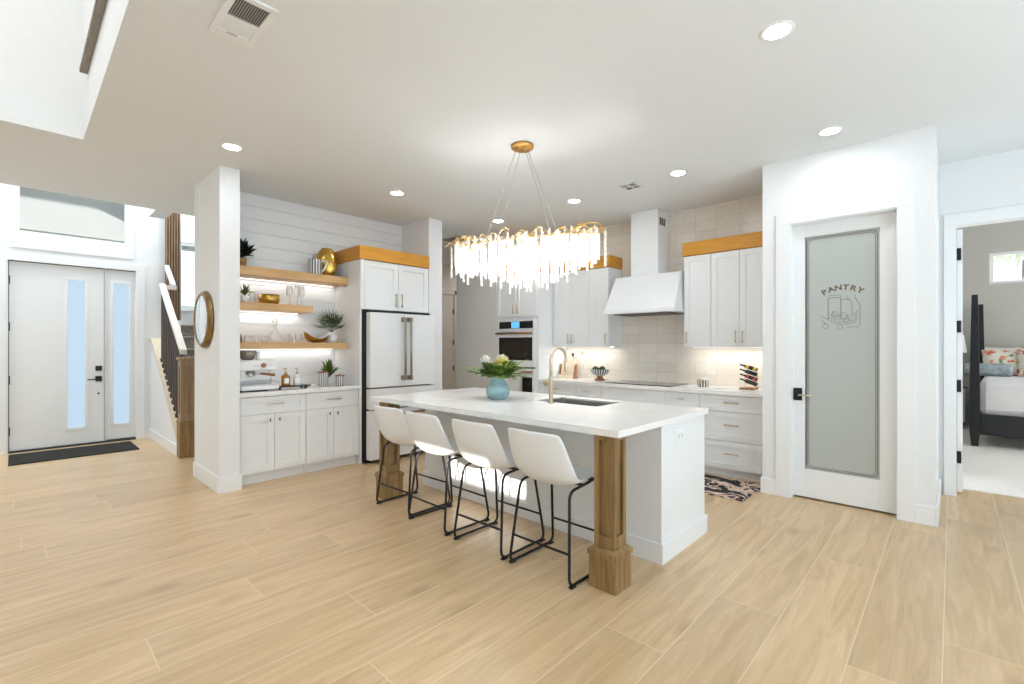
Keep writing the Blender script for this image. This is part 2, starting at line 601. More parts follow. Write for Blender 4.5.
M['walnut'] = wood('walnut', (0.23, 0.085, 0.028), (0.36, 0.155, 0.06), 'X', 0.4)
M['canister'] = stripe_material('ribbed_chrome', (0.10, 0.10, 0.10), (0.74, 0.74, 0.74), 14)
M['mugstripe'] = stripe_material('striped_ceramic', (0.86, 0.84, 0.80), (0.03, 0.03, 0.045), 15)
M['bowlstripe'] = stripe_material('striped_bowl', (0.62, 0.62, 0.60), (0.10, 0.10, 0.11), 22)
M['jarstripe'] = stripe_material('fluted_jar', (0.80, 0.74, 0.62), (0.06, 0.055, 0.05), 13)
M['moss'] = plain('moss', (0.045, 0.07, 0.015), 1.0, var=0.5, scale=60, bump=0.6)
M['glass'] = see_through('clear_glass', (0.98, 0.98, 0.98), 0.86)
M['pane'] = see_through('window_pane', (0.97, 0.985, 1.0), 0.94)
M['bookcream'] = plain('cream_board', (0.80, 0.69, 0.50), 0.6, var=0.04)
M['wine'] = plain('dark_bottle', (0.014, 0.014, 0.012), 0.12, var=0.2)
M['winered'] = plain('red_label', (0.50, 0.035, 0.025), 0.5)
M['wineyellow'] = plain('yellow_label', (0.62, 0.42, 0.03), 0.5)
M['led'] = emission('led_strip', (1.0, 0.95, 0.90), 1.6)
M['lens'] = emission('downlight_lens', (0.93, 0.965, 1.0), 76.0)
M['bulb'] = emission('chandelier_bulb', (1.0, 0.90, 0.75), 14.0)
M['window_glow'] = emission('glow_panel', (0.85, 0.94, 1.0), 0.8)  # added glow for the panels closing the unseen windows
M['lampshade'] = plain('lamp_linen', (0.80, 0.78, 0.73), 0.9)
M['crystal'] = crystal_material()
M['duvet'] = plain('white_duvet', (0.82, 0.82, 0.83), 0.9, var=0.02, scale=5, bump=0.3)
M['bedblack'] = plain('black_bed_paint', (0.012, 0.014, 0.018), 0.35, var=0.1)
M['pillow'] = plain('ivory_pillow', (0.76, 0.735, 0.69), 0.9, var=0.03, scale=8)
M['bolster'] = plain('blue_grey_velvet', (0.30, 0.36, 0.38), 0.8, var=0.3, scale=18)
M['floral'] = patch_material('floral_fabric', [(0.0, (0.80, 0.76, 0.68)), (0.42, (0.80, 0.76, 0.68)), (0.58, (0.68, 0.16, 0.08)),
                                               (0.66, (0.80, 0.76, 0.68)), (0.74, (0.70, 0.50, 0.16)), (0.82, (0.24, 0.30, 0.14)), (0.90, (0.74, 0.30, 0.20))], 21, vor=True)
M['rug'] = patch_material('floral_rug', [(0.0, (0.012, 0.011, 0.011)), (0.45, (0.55, 0.38, 0.29)), (0.50, (0.70, 0.60, 0.52)),
                                         (0.545, (0.50, 0.30, 0.22)), (0.58, (0.014, 0.012, 0.012)), (0.68, (0.66, 0.55, 0.47))], 4.6, distort=1.4, detail=3)
M['grille'] = plain('grille_dark', (0.14, 0.135, 0.125), 0.7)
M['louver'] = plain('grille_louver', (0.42, 0.41, 0.39), 0.6)
M['tanlouver'] = plain('return_louver', (0.52, 0.46, 0.39), 0.6)
M['grey_soffit'] = plain('porch_grey', (0.36, 0.36, 0.355), 0.9, var=0.02)
M['etch'] = plain('etched_bronze', (0.17, 0.12, 0.065), 0.5, 0.2)
M['grass'] = plain('dry_lawn', (0.25, 0.28, 0.14), 1.0, var=0.3)
M['siding'] = plain('house_siding', (0.62, 0.66, 0.66), 0.9)
M['roof'] = plain('house_roof', (0.42, 0.62, 0.68), 0.9)
M['stone'] = plain('column_stone', (0.42, 0.42, 0.43), 0.9, var=0.4, scale=14, bump=0.5)
M['towel'] = plain('linen_towel', (0.70, 0.70, 0.68), 0.95, var=0.05, scale=60)


def frosted_material(name, diff, clear):
    m = bpy.data.materials.new(name)
    m.use_nodes = True
    nt = m.node_tree
    nt.nodes.clear()
    N = nt.nodes
    L = nt.links
    out = N.new('ShaderNodeOutputMaterial')
    b = N.new('ShaderNodeBsdfPrincipled')
    b.inputs['Base Color'].default_value = (*diff, 1)
    b.inputs['Roughness'].default_value = 0.22
    tl = N.new('ShaderNodeBsdfTranslucent')
    tl.inputs[0].default_value = (*[min(1, c * 1.25) for c in diff], 1)
    mx = N.new('ShaderNodeMixShader')
    nz = N.new('ShaderNodeTexNoise')
    nz.inputs['Scale'].default_value = 40
    mr = N.new('ShaderNodeMapRange')
    mr.inputs['To Min'].default_value = clear - 0.02
    mr.inputs['To Max'].default_value = clear + 0.02
    L.new(nz.outputs[0], mr.inputs[0])
    L.new(mr.outputs[0], mx.inputs[0])
    L.new(b.outputs[0], mx.inputs[1])
    L.new(tl.outputs[0], mx.inputs[2])
    L.new(mx.outputs[0], out.inputs[0])
    return m


M['frost_pantry'] = frosted_material('frosted_pantry_glass', (0.60, 0.63, 0.60), 0.25)


def frosted_glow():
    """obscure door glass; sky light is put in as its own glow"""
    m = bpy.data.materials.new('obscure_door_glass')
    m.use_nodes = True
    nt = m.node_tree
    nt.nodes.clear()
    N = nt.nodes
    L = nt.links
    out = N.new('ShaderNodeOutputMaterial')
    em = N.new('ShaderNodeEmission')  # glow put into the pane in place of light from the sky
    em.inputs[0].default_value = (0.62, 0.82, 1.0, 1)
    em.inputs[1].default_value = 0.58
    b = N.new('ShaderNodeBsdfPrincipled')
    b.inputs['Base Color'].default_value = (0.75, 0.83, 0.9, 1)
    b.inputs['Roughness'].default_value = 0.2
    mx = N.new('ShaderNodeMixShader')
    nz = N.new('ShaderNodeTexNoise')
    nz.inputs['Scale'].default_value = 30
    mr = N.new('ShaderNodeMapRange')
    mr.inputs['To Min'].default_value = 0.10
    mr.inputs['To Max'].default_value = 0.18
    L.new(nz.outputs[0], mr.inputs[0])
    L.new(mr.outputs[0], mx.inputs[0])
    L.new(em.outputs[0], mx.inputs[1])
    L.new(b.outputs[0], mx.inputs[2])
    L.new(mx.outputs[0], out.inputs[0])
    return m


M['doorglass'] = frosted_glow()


# ------------------------------------------------------------------ mesh builder
class MB:
    def __init__(self):
        self.v = []
        self.f = []
        self.s = []

    def add(self, verts, faces, smooth=False):
        n = len(self.v)
        self.v += [Vector(p) for p in verts]
        self.f += [tuple(i + n for i in f) for f in faces]
        self.s += [smooth] * len(faces)
        return self

    def box(self, x0, x1, y0, y1, z0, z1, bev=0.0):
        if x0 > x1: x0, x1 = x1, x0
        if y0 > y1: y0, y1 = y1, y0
        if z0 > z1: z0, z1 = z1, z0
        b = min(bev, (x1 - x0) * 0.45, (y1 - y0) * 0.45, (z1 - z0) * 0.45)
        if b <= 0:
            vs = [(x, y, z) for x in (x0, x1) for y in (y0, y1) for z in (z0, z1)]
            fs = [(0, 1, 3, 2), (4, 6, 7, 5), (0, 4, 5, 1), (2, 3, 7, 6), (0, 2, 6, 4), (1, 5, 7, 3)]
            return self.add(vs, fs)
        bm = bmesh.new()
        bmesh.ops.create_cube(bm, size=1.0)
        for v in bm.verts:
            v.co = Vector(((x0 + x1) / 2 + v.co.x * (x1 - x0), (y0 + y1) / 2 + v.co.y * (y1 - y0), (z0 + z1) / 2 + v.co.z * (z1 - z0)))
        bmesh.ops.bevel(bm, geom=list(bm.edges), offset=b, segments=2, affect='EDGES', profile=0.5)
        self.from_bm(bm)
        return self

    def from_bm(self, bm, smooth=False):
        bm.verts.ensure_lookup_table()
        bm.verts.index_update()
        self.add([v.co.copy() for v in bm.verts], [tuple(v.index for v in f.verts) for f in bm.faces], smooth)
        bm.free()

    def lathe(self, prof, c=(0, 0, 0), seg=24, axis='Z', smooth=True, flat_end=True):
        """prof: list of (r, h) along the axis"""
        vs = []
        fs = []
        for (r, h) in prof:
            for k in range(seg):
                a = 2 * PI * k / seg
                p = (r * math.cos(a), r * math.sin(a), h)
                if axis == 'X':
                    p = (p[2], p[0], p[1])
                elif axis == 'Y':
                    p = (p[1], p[2], p[0])
                vs.append((p[0] + c[0], p[1] + c[1], p[2] + c[2]))
        n = len(prof)
        for i in range(n - 1):
            for k in range(seg):
                k2 = (k + 1) % seg
                fs.append((i * seg + k, i * seg + k2, (i + 1) * seg + k2, (i + 1) * seg + k))
        if flat_end:
            if prof[0][0] > 1e-5:
                fs.append(tuple(reversed(range(seg))))
            if prof[-1][0] > 1e-5:
                fs.append(tuple((n - 1) * seg + k for k in range(seg)))
        return self.add(vs, fs, smooth)

    def tube(self, pts, r, seg=8, smooth=True, closed=False, caps=True):
        pts = [Vector(p) for p in pts]
        n = len(pts)
        rs = r if isinstance(r, (list, tuple)) else [r] * n
        vs = []
        fs = []
        prev = None
        for i, p in enumerate(pts):
            if closed:
                t = pts[(i + 1) % n] - pts[i - 1]
            else:
                t = pts[min(i + 1, n - 1)] - pts[max(i - 1, 0)]
            t.normalize()
            if prev is None:
                ref = Vector((0, 0, 1)) if abs(t.z) < 0.9 else Vector((1, 0, 0))
                u = t.cross(ref).normalized()
            else:
                u = (prev - t * prev.dot(t))
                if u.length < 1e-6:
                    u = t.orthogonal()
                u.normalize()
            prev = u
            w = t.cross(u)
            for k in range(seg):
                a = 2 * PI * k / seg
                vs.append(p + (u * math.cos(a) + w * math.sin(a)) * rs[i])
        m = n if closed else n - 1
        for i in range(m):
            j = (i + 1) % n
            for k in range(seg):
                k2 = (k + 1) % seg
                fs.append((i * seg + k, i * seg + k2, j * seg + k2, j * seg + k))
        if caps and not closed:
            fs.append(tuple(reversed(range(seg))))
            fs.append(tuple((n - 1) * seg + k for k in range(seg)))
        return self.add(vs, fs, smooth)

    def prism(self, poly, axis, a0, a1):
        """poly 2D extruded along axis: 'X' -> poly in (y,z), 'Y' -> (x,z), 'Z' -> (x,y)"""
        def mk(p, a):
            return {'X': (a, p[0], p[1]), 'Y': (p[0], a, p[1]), 'Z': (p[0], p[1], a)}[axis]
        n = len(poly)
        vs = [mk(p, a0) for p in poly] + [mk(p, a1) for p in poly]
        fs = [tuple(range(n)), tuple(reversed(range(n, 2 * n)))]
        for i in range(n):
            j = (i + 1) % n
            fs.append((i, j, n + j, n + i))
        return self.add(vs, fs)

    def sphere(self, c, r, seg=16, rings=10, sq=(1, 1, 1)):
        prof = [(max(1e-6, r * math.sin(PI * i / rings)), -r * math.cos(PI * i / rings)) for i in range(rings + 1)]
        n = len(self.v)
        self.lathe(prof, (0, 0, 0), seg, flat_end=False)
        for i in range(n, len(self.v)):
            p = self.v[i]
            self.v[i] = Vector((p.x * sq[0] + c[0], p.y * sq[1] + c[1], p.z * sq[2] + c[2]))
        return self

    def transform(self, mat, start=0):
        for i in range(start, len(self.v)):
            self.v[i] = mat @ self.v[i]
        return self


WLOC = {}


def link_mesh(name, mb, mat, parent=None, base=None):
    off = Vector(WLOC.get(parent.name, (0, 0, 0))) if parent else Vector(base or (0, 0, 0))
    me = bpy.data.meshes.new(name)
    me.from_pydata([tuple(p - off) for p in mb.v], [], mb.f)
    me.polygons.foreach_set('use_smooth', mb.s)
    me.update()
    bm = bmesh.new()
    bm.from_mesh(me)
    bmesh.ops.recalc_face_normals(bm, faces=bm.faces)
    bm.to_mesh(me)
    bm.free()
    me.materials.append(M[mat] if isinstance(mat, str) else mat)
    o = bpy.data.objects.new(name, me)
    COL.objects.link(o)
    if parent:
        o.parent = parent
    else:
        o.location = off
    WLOC[o.name] = tuple(off)
    return o


def thing(name, label, cat, loc=(0, 0, 0), group=None, kind=None):
    o = bpy.data.objects.new(name, None)
    o.empty_display_size = 0.05
    COL.objects.link(o)
    o.location = loc
    if label:
        o['label'] = label
    if cat:
        o['category'] = cat
    if group:
        o['group'] = group
    if kind:
        o['kind'] = kind
    WLOC[o.name] = tuple(loc)
    return o


def single(name, mb, mat, label, cat, base, group=None):
    o = link_mesh(name, mb, mat, None, base)
    o['label'] = label
    o['category'] = cat
    if group:
        o['group'] = group
    return o


def part(name, mb, mat, parent, label=None, kind=None):
    o = link_mesh(name, mb, mat, parent)
    if label:
        o['label'] = label
    if kind:
        o['kind'] = kind
    return o


def struct(name, mb, mat, label=None, parent=None):
    o = link_mesh(name, mb, mat, parent)
    if parent is None:
        o['kind'] = 'structure'
        if label:
            o['label'] = label
            o['category'] = name.split('_')[0]
    return o


def struct_root(name, label, cat, loc=(0, 0, 0)):
    return thing(name, label, cat, loc, None, 'structure')


def dup(root, loc, rotz=None, label=None):
    r = root.copy()
    COL.objects.link(r)
    r.location = loc
    if rotz is not None:
        r.rotation_euler = (0, 0, rotz)
    if label:
        r['label'] = label
    WLOC[r.name] = tuple(loc)
    for ch in list(root.children):
        c = ch.copy()
        COL.objects.link(c)
        c.parent = r
        for g in list(ch.children):
            d = g.copy()
            COL.objects.link(d)
            d.parent = c
    return r


def bez(p0, p1, p2, n=8):
    p0, p1, p2 = Vector(p0), Vector(p1), Vector(p2)
    return [p0 * (1 - t) ** 2 + p1 * 2 * t * (1 - t) + p2 * t * t for t in [i / n for i in range(n + 1)]]


def rounded_path(pts, r, n=5):
    """polyline with rounded corners"""
    pts = [Vector(p) for p in pts]
    out = [pts[0]]
    for i in range(1, len(pts) - 1):
        a, b, c = pts[i - 1], pts[i], pts[i + 1]
        d1 = (a - b)
        d2 = (c - b)
        rr = min(r, d1.length * 0.45, d2.length * 0.45)
        out += bez(b + d1.normalized() * rr, b, b + d2.normalized() * rr, n)
    out.append(pts[-1])
    return out


# ================================================================== ROOM SHELL
CEIL = 3.05
ENT = 5.6
m = MB()
m.box(-3.2, 6.22, -3.6, 8.9, -0.12, 0.0)
m.box(6.22, 8.3, 5.8, 8.9, -0.12, 0.0)
struct('floor', m, 'floor', 'pale oak plank floor running through kitchen, living room and entry')
m = MB().box(6.22, 11.4, -4.6, 0.72, -0.12, 0.006)
struct('floor_bedroom', m, 'carpet', 'pale carpet on the bedroom floor beyond the doorway')

m = MB()
m.box(0.38, 5.88, -3.6, 7.15, CEIL, CEIL + 0.3)
m.box(-3.2, 0.38, 5.15, 7.15, CEIL, CEIL + 0.3)
m.box(-3.2, 0.38, -3.6, 0.5, CEIL, CEIL + 0.3)
m.box(1.19, 1.365, 7.15, 7.60, CEIL, CEIL + 0.3)
m.box(2.6, 8.3, 7.15, 8.3, CEIL, CEIL + 0.3)
m.box(5.88, 8.3, 5.8, 7.15, CEIL, CEIL + 0.3)
m.box(6.0, 11.5, -4.75, 0.75, 3.95, 4.1)
struct('ceiling', m, 'ceil', 'flat white ceiling with a tall opening over the living room')
m = MB()
m.box(-3.2, 0.62, 0.3, 5.4, ENT, ENT + 0.2)
m.box(-3.2, 2.8, 6.9, 10.2, ENT, ENT + 0.2)
struct('ceiling_upper', m, 'ceil')

# two-storey well over the living room
m = MB()
m.box(0.38, 0.5, 0.5, 5.27, CEIL + 0.3, ENT)
m.box(-3.2, 0.38, 5.15, 5.27, CEIL + 0.3, ENT)
m.box(-3.2, 0.38, 0.38, 0.5, CEIL + 0.3, ENT)
m.box(-3.2, -3.0, 0.5, 5.15, CEIL, ENT)
struct('wall_loft', m, 'wall', 'bright white walls of the open well above the living room')

# left and rear walls, behind the camera
m = MB()
m.box(-3.2, -3.0, -3.6, -3.1, 0, CEIL)
m.box(-3.2, -3.0, -3.1, -0.7, 0, 0.25)
m.box(-3.2, -3.0, -3.1, -0.7, 2.55, CEIL)
m.box(-3.2, -3.0, -0.7, 0.09, 0, CEIL)
m.box(-3.2, -3.0, 0.09, 1.11, 0, 2.646)
m.box(-3.2, -3.0, 0.09, 1.11, 2.906, CEIL)
m.box(-3.2, -3.0, 1.11, 6.3, 0, CEIL)
m.box(-3.2, -3.0, 8.1, 8.9, 0, CEIL)
m.box(-3.2, -3.0, 6.3, 8.1, 0, 0.8)
m.box(-3.2, -3.0, 6.3, 8.1, 3.0, CEIL)
m.box(-3.2, -3.0, 5.15, 8.9, CEIL, ENT)
struct('wall_back', m, 'wall')
m = MB()
m.box(-3.0, -1.3, -3.6, -3.4, 0, CEIL)
m.box(4.5, 6.0, -3.6, -3.4, 0, CEIL)
m.box(-1.3, 4.5, -3.6, -3.4, 0, 0.25)
m.box(-1.3, 4.5, -3.6, -3.4, 2.65, CEIL)
struct('wall_rear', m, 'wall')


def fill_window(name, x0, x1, y0, y1, z0, z1, axis, n):
    r = struct_root(name, None, None)
    fr = MB()
    if axis == 'Y':
        yc = (y0 + y1) / 2
        for (a, b2, c, d) in ((x0, x1, z0, z0 + .06), (x0, x1, z1 - .06, z1)):
            fr.box(a, b2, yc - .03, yc + .05, c, d)
        for k in range(n + 1):
            xx = x0 + (x1 - x0) * k / n
            fr.box(max(x0, xx - .03), min(x1, xx + .03), yc - .03, yc + .05, z0, z1)
        pn = MB().box(x0, x1, yc - .02, yc - .01, z0, z1)
    else:
        xc = (x0 + x1) / 2
        for (a, b2, c, d) in ((y0, y1, z0, z0 + .06), (y0, y1, z1 - .06, z1)):
            fr.box(xc - .03, xc + .05, a, b2, c, d)
        for k in range(n + 1):
            yy = y0 + (y1 - y0) * k / n
            fr.box(xc - .03, xc + .05, max(y0, yy - .03), min(y1, yy + .03), z0, z1)
        pn = MB().box(xc - .02, xc - .01, y0, y1, z0, z1)
    part('window_frame', fr, 'trim', r)
    part('glow_panel', pn, 'window_glow', r)  # opaque glowing panel added as fill; also keeps the sun out
    return r


fill_window('window_5', -1.3, 4.5, -3.6, -3.4, 0.25, 2.65, 'Y', 4)
fill_window('added_window_7', -3.2, -3.0, 6.3, 8.1, 0.8, 3.0, 'X', 2)  # out of view, added to brighten the entry from the left
fill_window('window_6', -3.2, -3.0, -3.1, -0.7, 0.25, 2.55, 'X', 2)

# pantry block: door wall, outer return, kitchen return
PX = 4.79
m = MB()
m.box(PX, PX + .14, 1.06, 1.29, 0, CEIL)
m.box(PX, PX + .14, 0.09, 0.317, 0, CEIL)
m.box(PX, PX + .14, 0.317, 1.06, 2.465, CEIL)
m.box(PX + .14, 5.879, 0.09, 0.20, 0, CEIL)
m.box(PX + .14, 5.80, 1.18, 1.289, 0, CEIL)
struct('wall_pantry', m, 'wall', 'white wall around the pantry door, right of the kitchen')
m = MB()
m.box(5.75, 5.80, 0.2, 1.18, 0, CEIL)
struct('wall_pantry_inside', m, 'hallwall')
# bedroom wall
m = MB()
m.box(5.88, 6.0, -0.03, 0.60, 0, 3.95)
m.box(5.88, 6.0, -0.95, -0.03, 2.465, 3.95)
m.box(5.88, 6.0, -4.6, -0.95, 0, 3.95)
struct('wall_bedroom', m, 'wall', 'white wall with the bedroom doorway at the right edge')
m = MB()
m.box(11.3, 11.45, -4.6, -1.95, 0, 3.95)
m.box(11.3, 11.45, -0.46, 0.72, 0, 3.95)
m.box(11.3, 11.45, -1.95, -0.46, 0, 2.41)
m.box(11.3, 11.45, -1.95, -0.46, 2.95, 3.95)
m.box(6.0, 11.3, 0.60, 0.72, 0, 3.95)
m.box(6.0, 11.3, -4.72, -4.6, 0, 3.95)
struct('wall_bedroom_far', m, 'bedwall', 'greige far wall of the bedroom')
# kitchen back wall and its end beside the hall
m = MB()
m.box(5.69, 5.80, 1.29, 6.0, 0, CEIL)
struct('wall_kitchen', m, 'hallwall')
m = MB().box(5.03, 5.69, 5.057, 6.0, 0, CEIL)
struct('wall_kitchen_end', m, 'hallwall', 'greige wall between the hall and the oven tower')
m = MB().box(5.68, 5.69, 1.29, 4.225, 0.9, CEIL)
struct('wall_kitchen_tile', m, 'tile', 'beige stacked tile wall behind the range hood')
# shiplap wall
m = MB()
m.box(1.30, 3.72, 5.632, 5.76, 0, CEIL)
zt = CEIL
zz = 2.912
edges = [CEIL] + [2.912 - 0.1445 * k for k in range(22) if 2.912 - 0.1445 * k > 0.0] + [0.0]
for a, b2 in zip(edges[:-1], edges[1:]):
    m.box(1.472, 3.72, 5.6195, 5.632, b2 + 0.0034, a - 0.0034)
struct('wall_shiplap', m, 'wall', 'white shiplap wall behind the floating shelves')
m = MB().box(1.302, 1.472, 4.955, 5.84, 0, CEIL)
struct('wall_column', m, 'wall', 'white square column at the end of the shiplap wall')
m = MB()
m.box(3.72, 3.94, 5.0, 7.7, 0, CEIL)
struct('wall_fridge', m, 'wall', 'narrow white wall end right of the fridge')
# hall
m = MB()
m.box(3.72, 5.55, 7.7, 7.85, 0, CEIL)
m.box(6.40, 8.3, 7.7, 7.85, 0, CEIL)
m.box(5.55, 6.40, 7.7, 7.85, 2.45, CEIL)
m.box(8.2, 8.3, 5.8, 7.7, 0, CEIL)
m.box(5.80, 8.3, 5.8, 5.9, 0, CEIL)
struct('wall_hall', m, 'hallwall', 'greige end wall of the dim hall behind the fridge')

# entry
EY = 8.75
m = MB()
m.box(-3.0, -0.075, EY, EY + .16, 0, ENT)
m.box(1.225, 1.56, EY, EY + .16, 0, ENT)
m.box(-0.075, 1.225, EY, EY + .16, 2.475, 2.695)
m.box(-0.075, 0.026, EY, EY + .16, 2.695, ENT)
m.box(1.117, 1.225, EY, EY + .16, 2.695, ENT)
m.box(0.026, 1.117, EY, EY + .16, 4.4, ENT)
struct('wall_entry', m, 'wall', 'white wall around the front door')
struct('wall_stair_left', MB().box(1.56, 1.66, EY + .16, 10.0, 0, ENT), 'wall')
struct('wall_stair_right', MB().box(2.60, 2.75, 5.76, 10.15, 0, ENT), 'wall')
m = MB()
m.box(1.56, 1.99, 10.0, 10.15, 0, ENT)
m.box(1.99, 2.65, 10.0, 10.15, 0, 2.02)
m.box(1.99, 2.65, 10.0, 10.15, 3.22, ENT)
struct('wall_stair_far', m, 'wall', 'white walls of the stairwell behind the column')
# knee wall under the stair rail
m = MB()
kz = lambda y: 0.343 + (y - 7.177) * 0.789
m.prism([(6.99, 0), (EY, 0), (EY, kz(8.62) - .02), (8.62, kz(8.62) - .02), (6.99, kz(6.99) - .02)], 'X', 1.39, 1.49)
struct('wall_knee', m, 'wall', 'white knee wall below the stair railing')

# baseboards
BH = 0.135
m = MB()
m.box(1.287, 1.302, 4.955, 5.84, 0, BH + .015, .003)
m.box(1.287, 1.487, 4.94, 4.955, 0, BH + .015, .003)
struct('baseboard_column', m, 'trim')
m = MB()
m.box(PX - .015, PX - .0005, 1.1755, 1.289, 0, BH + .01, .003)
m.box(PX - .015, PX - .0005, 0.0905, 0.2045, 0, BH + .01, .003)
m.box(PX - .015, 5.858, 0.075, 0.0895, 0, BH + .01, .003)
m.box(PX - .015, 5.08, 1.2905, 1.305, 0, BH + .01, .003)
struct('baseboard_pantry', m, 'trim')
m = MB()
m.box(1.375, 1.39, 7.0, EY, 0, BH, .003)
m.box(1.32, 1.39, EY - .015, EY, 0, BH, .003)
m.box(-3.0, -0.17, EY - .015, EY, 0, BH, .003)
struct('baseboard_entry', m, 'trim')
m = MB()
m.box(3.705, 3.945, 4.985, 5.0, 0, BH, .003)
struct('baseboard_fridge', m, 'trim')

# door casings
m = MB()
m.box(PX - .02, PX, 1.06, 1.175, 0, 2.465, .003)
m.box(PX - .02, PX, 0.205, 0.317, 0, 2.465, .003)
m.box(PX - .02, PX, 0.205, 1.175, 2.465, 2.565, .003)
m.box(PX - .005, PX + .14, 1.055, 1.075, 0, 2.465)
m.box(PX - .005, PX + .14, 0.302, 0.322, 0, 2.465)
m.box(PX - .005, PX + .14, 0.302, 1.075, 2.455, 2.475)
struct('trim_1', m, 'trim', 'white casing around the pantry door')
m = MB()
m.box(5.86, 5.8795, -0.03, 0.055, 0, 2.465, .003)
m.box(5.86, 5.8795, -1.06, -0.95, 0, 2.465, .003)
m.box(5.86, 5.8795, -1.06, 0.055, 2.4655, 2.575, .003)
struct('trim_2', m, 'trim', 'white casing around the bedroom doorway')
m = MB()
m.box(-0.17, -0.07, EY - .02, EY, 0, 2.47, .003)
m.box(1.22, 1.32, EY - .02, EY, 0, 2.47, .003)
m.box(-0.17, 1.32, EY - .02, EY, 2.47, 2.57, .003)
struct('trim_3', m, 'trim', 'white casing around the front door')
m = MB()
m.box(-0.036, 0.0255, EY - .02, EY - .0005, 2.70, 4.4)
m.box(1.1175, 1.19, EY - .02, EY - .0005, 2.70, 4.4)
m.box(-0.036, 1.19, EY - .02, EY - .0005, 2.637, 2.695)
struct('trim_4', m, 'trim', 'white casing around the high window above the front door')

# ------------------------------------------------------------------ windows
def frame_rect(face, a0, a1, z0, z1, d0, d1, t, mid=None):
    """rectangular frame without overlapping pieces; face 'Y': a is X, depth Y; face 'X': a is Y, depth X"""
    mb = MB()

    def bx(p, q, c, d):
        if face == 'Y':
            mb.box(p, q, d0, d1, c, d)
        else:
            mb.box(d0, d1, p, q, c, d)
    bx(a0, a0 + t, z0, z1)
    bx(a1 - t, a1, z0, z1)
    bx(a0 + t, a1 - t, z0, z0 + t)
    bx(a0 + t, a1 - t, z1 - t, z1)
    if mid is not None:
        bx(mid - t * .4, mid + t * .4, z0 + t, z1 - t)
    return mb


w = struct_root('window_1', 'high window above the front door showing a grey porch roof', 'window', (0.57, EY, 2.7))
part('window_frame', frame_rect('Y', 0.027, 1.116, 2.697, 4.398, EY + .07, EY + .12, .014), 'trim', w)
part('window_pane', MB().box(0.042, 1.101, EY + .085, EY + .09, 2.712, 4.383), 'pane', w)
w = struct_root('window_2', 'stair landing window with pale blue sky', 'window', (2.3, 10.0, 2.0))
part('window_frame', frame_rect('Y', 1.992, 2.648, 2.022, 3.218, 10.03, 10.09, .045), 'trim', w)
part('window_pane', MB().box(2.038, 2.602, 10.05, 10.055, 2.068, 3.172), 'pane', w)
part('window_sill', MB().box(1.97, 2.59, 9.965, 9.998, 1.99, 2.018), 'trim', w)
w = struct_root('window_3', 'small high bedroom window', 'window', (11.35, -1.2, 2.41))
part('window_frame', frame_rect('X', -1.948, -0.462, 2.412, 2.948, 11.36, 11.43, .05, -1.2), 'trim', w)
part('window_pane', MB().box(11.39, 11.395, -1.897, -0.513, 2.463, 2.897), 'pane', w)
w = struct_root('window_4', None, None, (-3.1, 0.64, 2.8))
m = MB()
m.box(-3.12, -3.08, 0.091, 1.109, 2.647, 2.65)
m.box(-3.12, -3.08, 0.091, 1.109, 2.902, 2.905)
part('window_frame', m, 'trim', w)


# ------------------------------------------------------------------ helpers for cabinets
def fbox(mb, face, a0, a1, z0, z1, d0, d1, bev=0.0):
    """box given along a facing: '-X' -> a is Y, depth is X; '-Y' -> a is X, depth is Y"""
    if face == '-X':
        mb.box(d0, d1, a0, a1, z0, z1, bev)
    else:
        mb.box(a0, a1, d0, d1, z0, z1, bev)


def shaker(face, a0, a1, z0, z1, front, t=0.02, rail=0.06, gap=0.0018):
    mb = MB()
    a0 += gap
    a1 -= gap
    z0 += gap
    z1 -= gap
    rz = min(rail, (z1 - z0) * 0.28)
    fbox(mb, face, a0, a0 + rail, z0, z1, front, front + t, .0015)
    fbox(mb, face, a1 - rail, a1, z0, z1, front, front + t, .0015)
    fbox(mb, face, a0 + rail, a1 - rail, z0, z0 + rz, front, front + t)
    fbox(mb, face, a0 + rail, a1 - rail, z1 - rz, z1, front, front + t)
    fbox(mb, face, a0 + rail - .002, a1 - rail + .002, z0 + rz - .002, z1 - rz + .002, front + .010, front + t - .002)
    return mb


def bar_pull(face, a, z, length, front, vertical=False, r=0.0055, out=0.028):
    mb = MB()
    d = front - out

    def pt(aa, zz, dd):
        return (dd, aa, zz) if face == '-X' else (aa, dd, zz)
    h = length / 2
    if vertical:
        mb.tube([pt(a, z - h, d), pt(a, z + h, d)], r, 8)
        for s in (-1, 1):
            mb.tube([pt(a, z + s * h * .82, d), pt(a, z + s * h * .82, front + .002)], r * .85, 8)
            mb.tube([pt(a, z + s * h * .90, d), pt(a, z + s * h * .99, d)], r * 1.4, 8)
    else:
        mb.tube([pt(a - h, z, d), pt(a + h, z, d)], r, 8)
        for s in (-1, 1):
            mb.tube([pt(a + s * h * .82, z, d), pt(a + s * h * .82, z, front + .002)], r * .85, 8)
            mb.tube([pt(a + s * h * .90, z, d), pt(a + s * h * .99, z, d)], r * 1.4, 8)
    return mb


def knob(face, a, z, front):
    mb = MB()

    def pt(aa, zz, dd):
        return (dd, aa, zz) if face == '-X' else (aa, dd, zz)
    mb.tube([pt(a, z, front + .001), pt(a, z, front - .022)], .005, 8)
    mb.tube([pt(a, z - .017, front - .022), pt(a, z + .017, front - .022)], .006, 8)
    return mb


# ================================================================== KITCHEN BACK WALL
CF = 5.05    # face of base units
UF = 5.35    # face of upper units
CT = 0.905


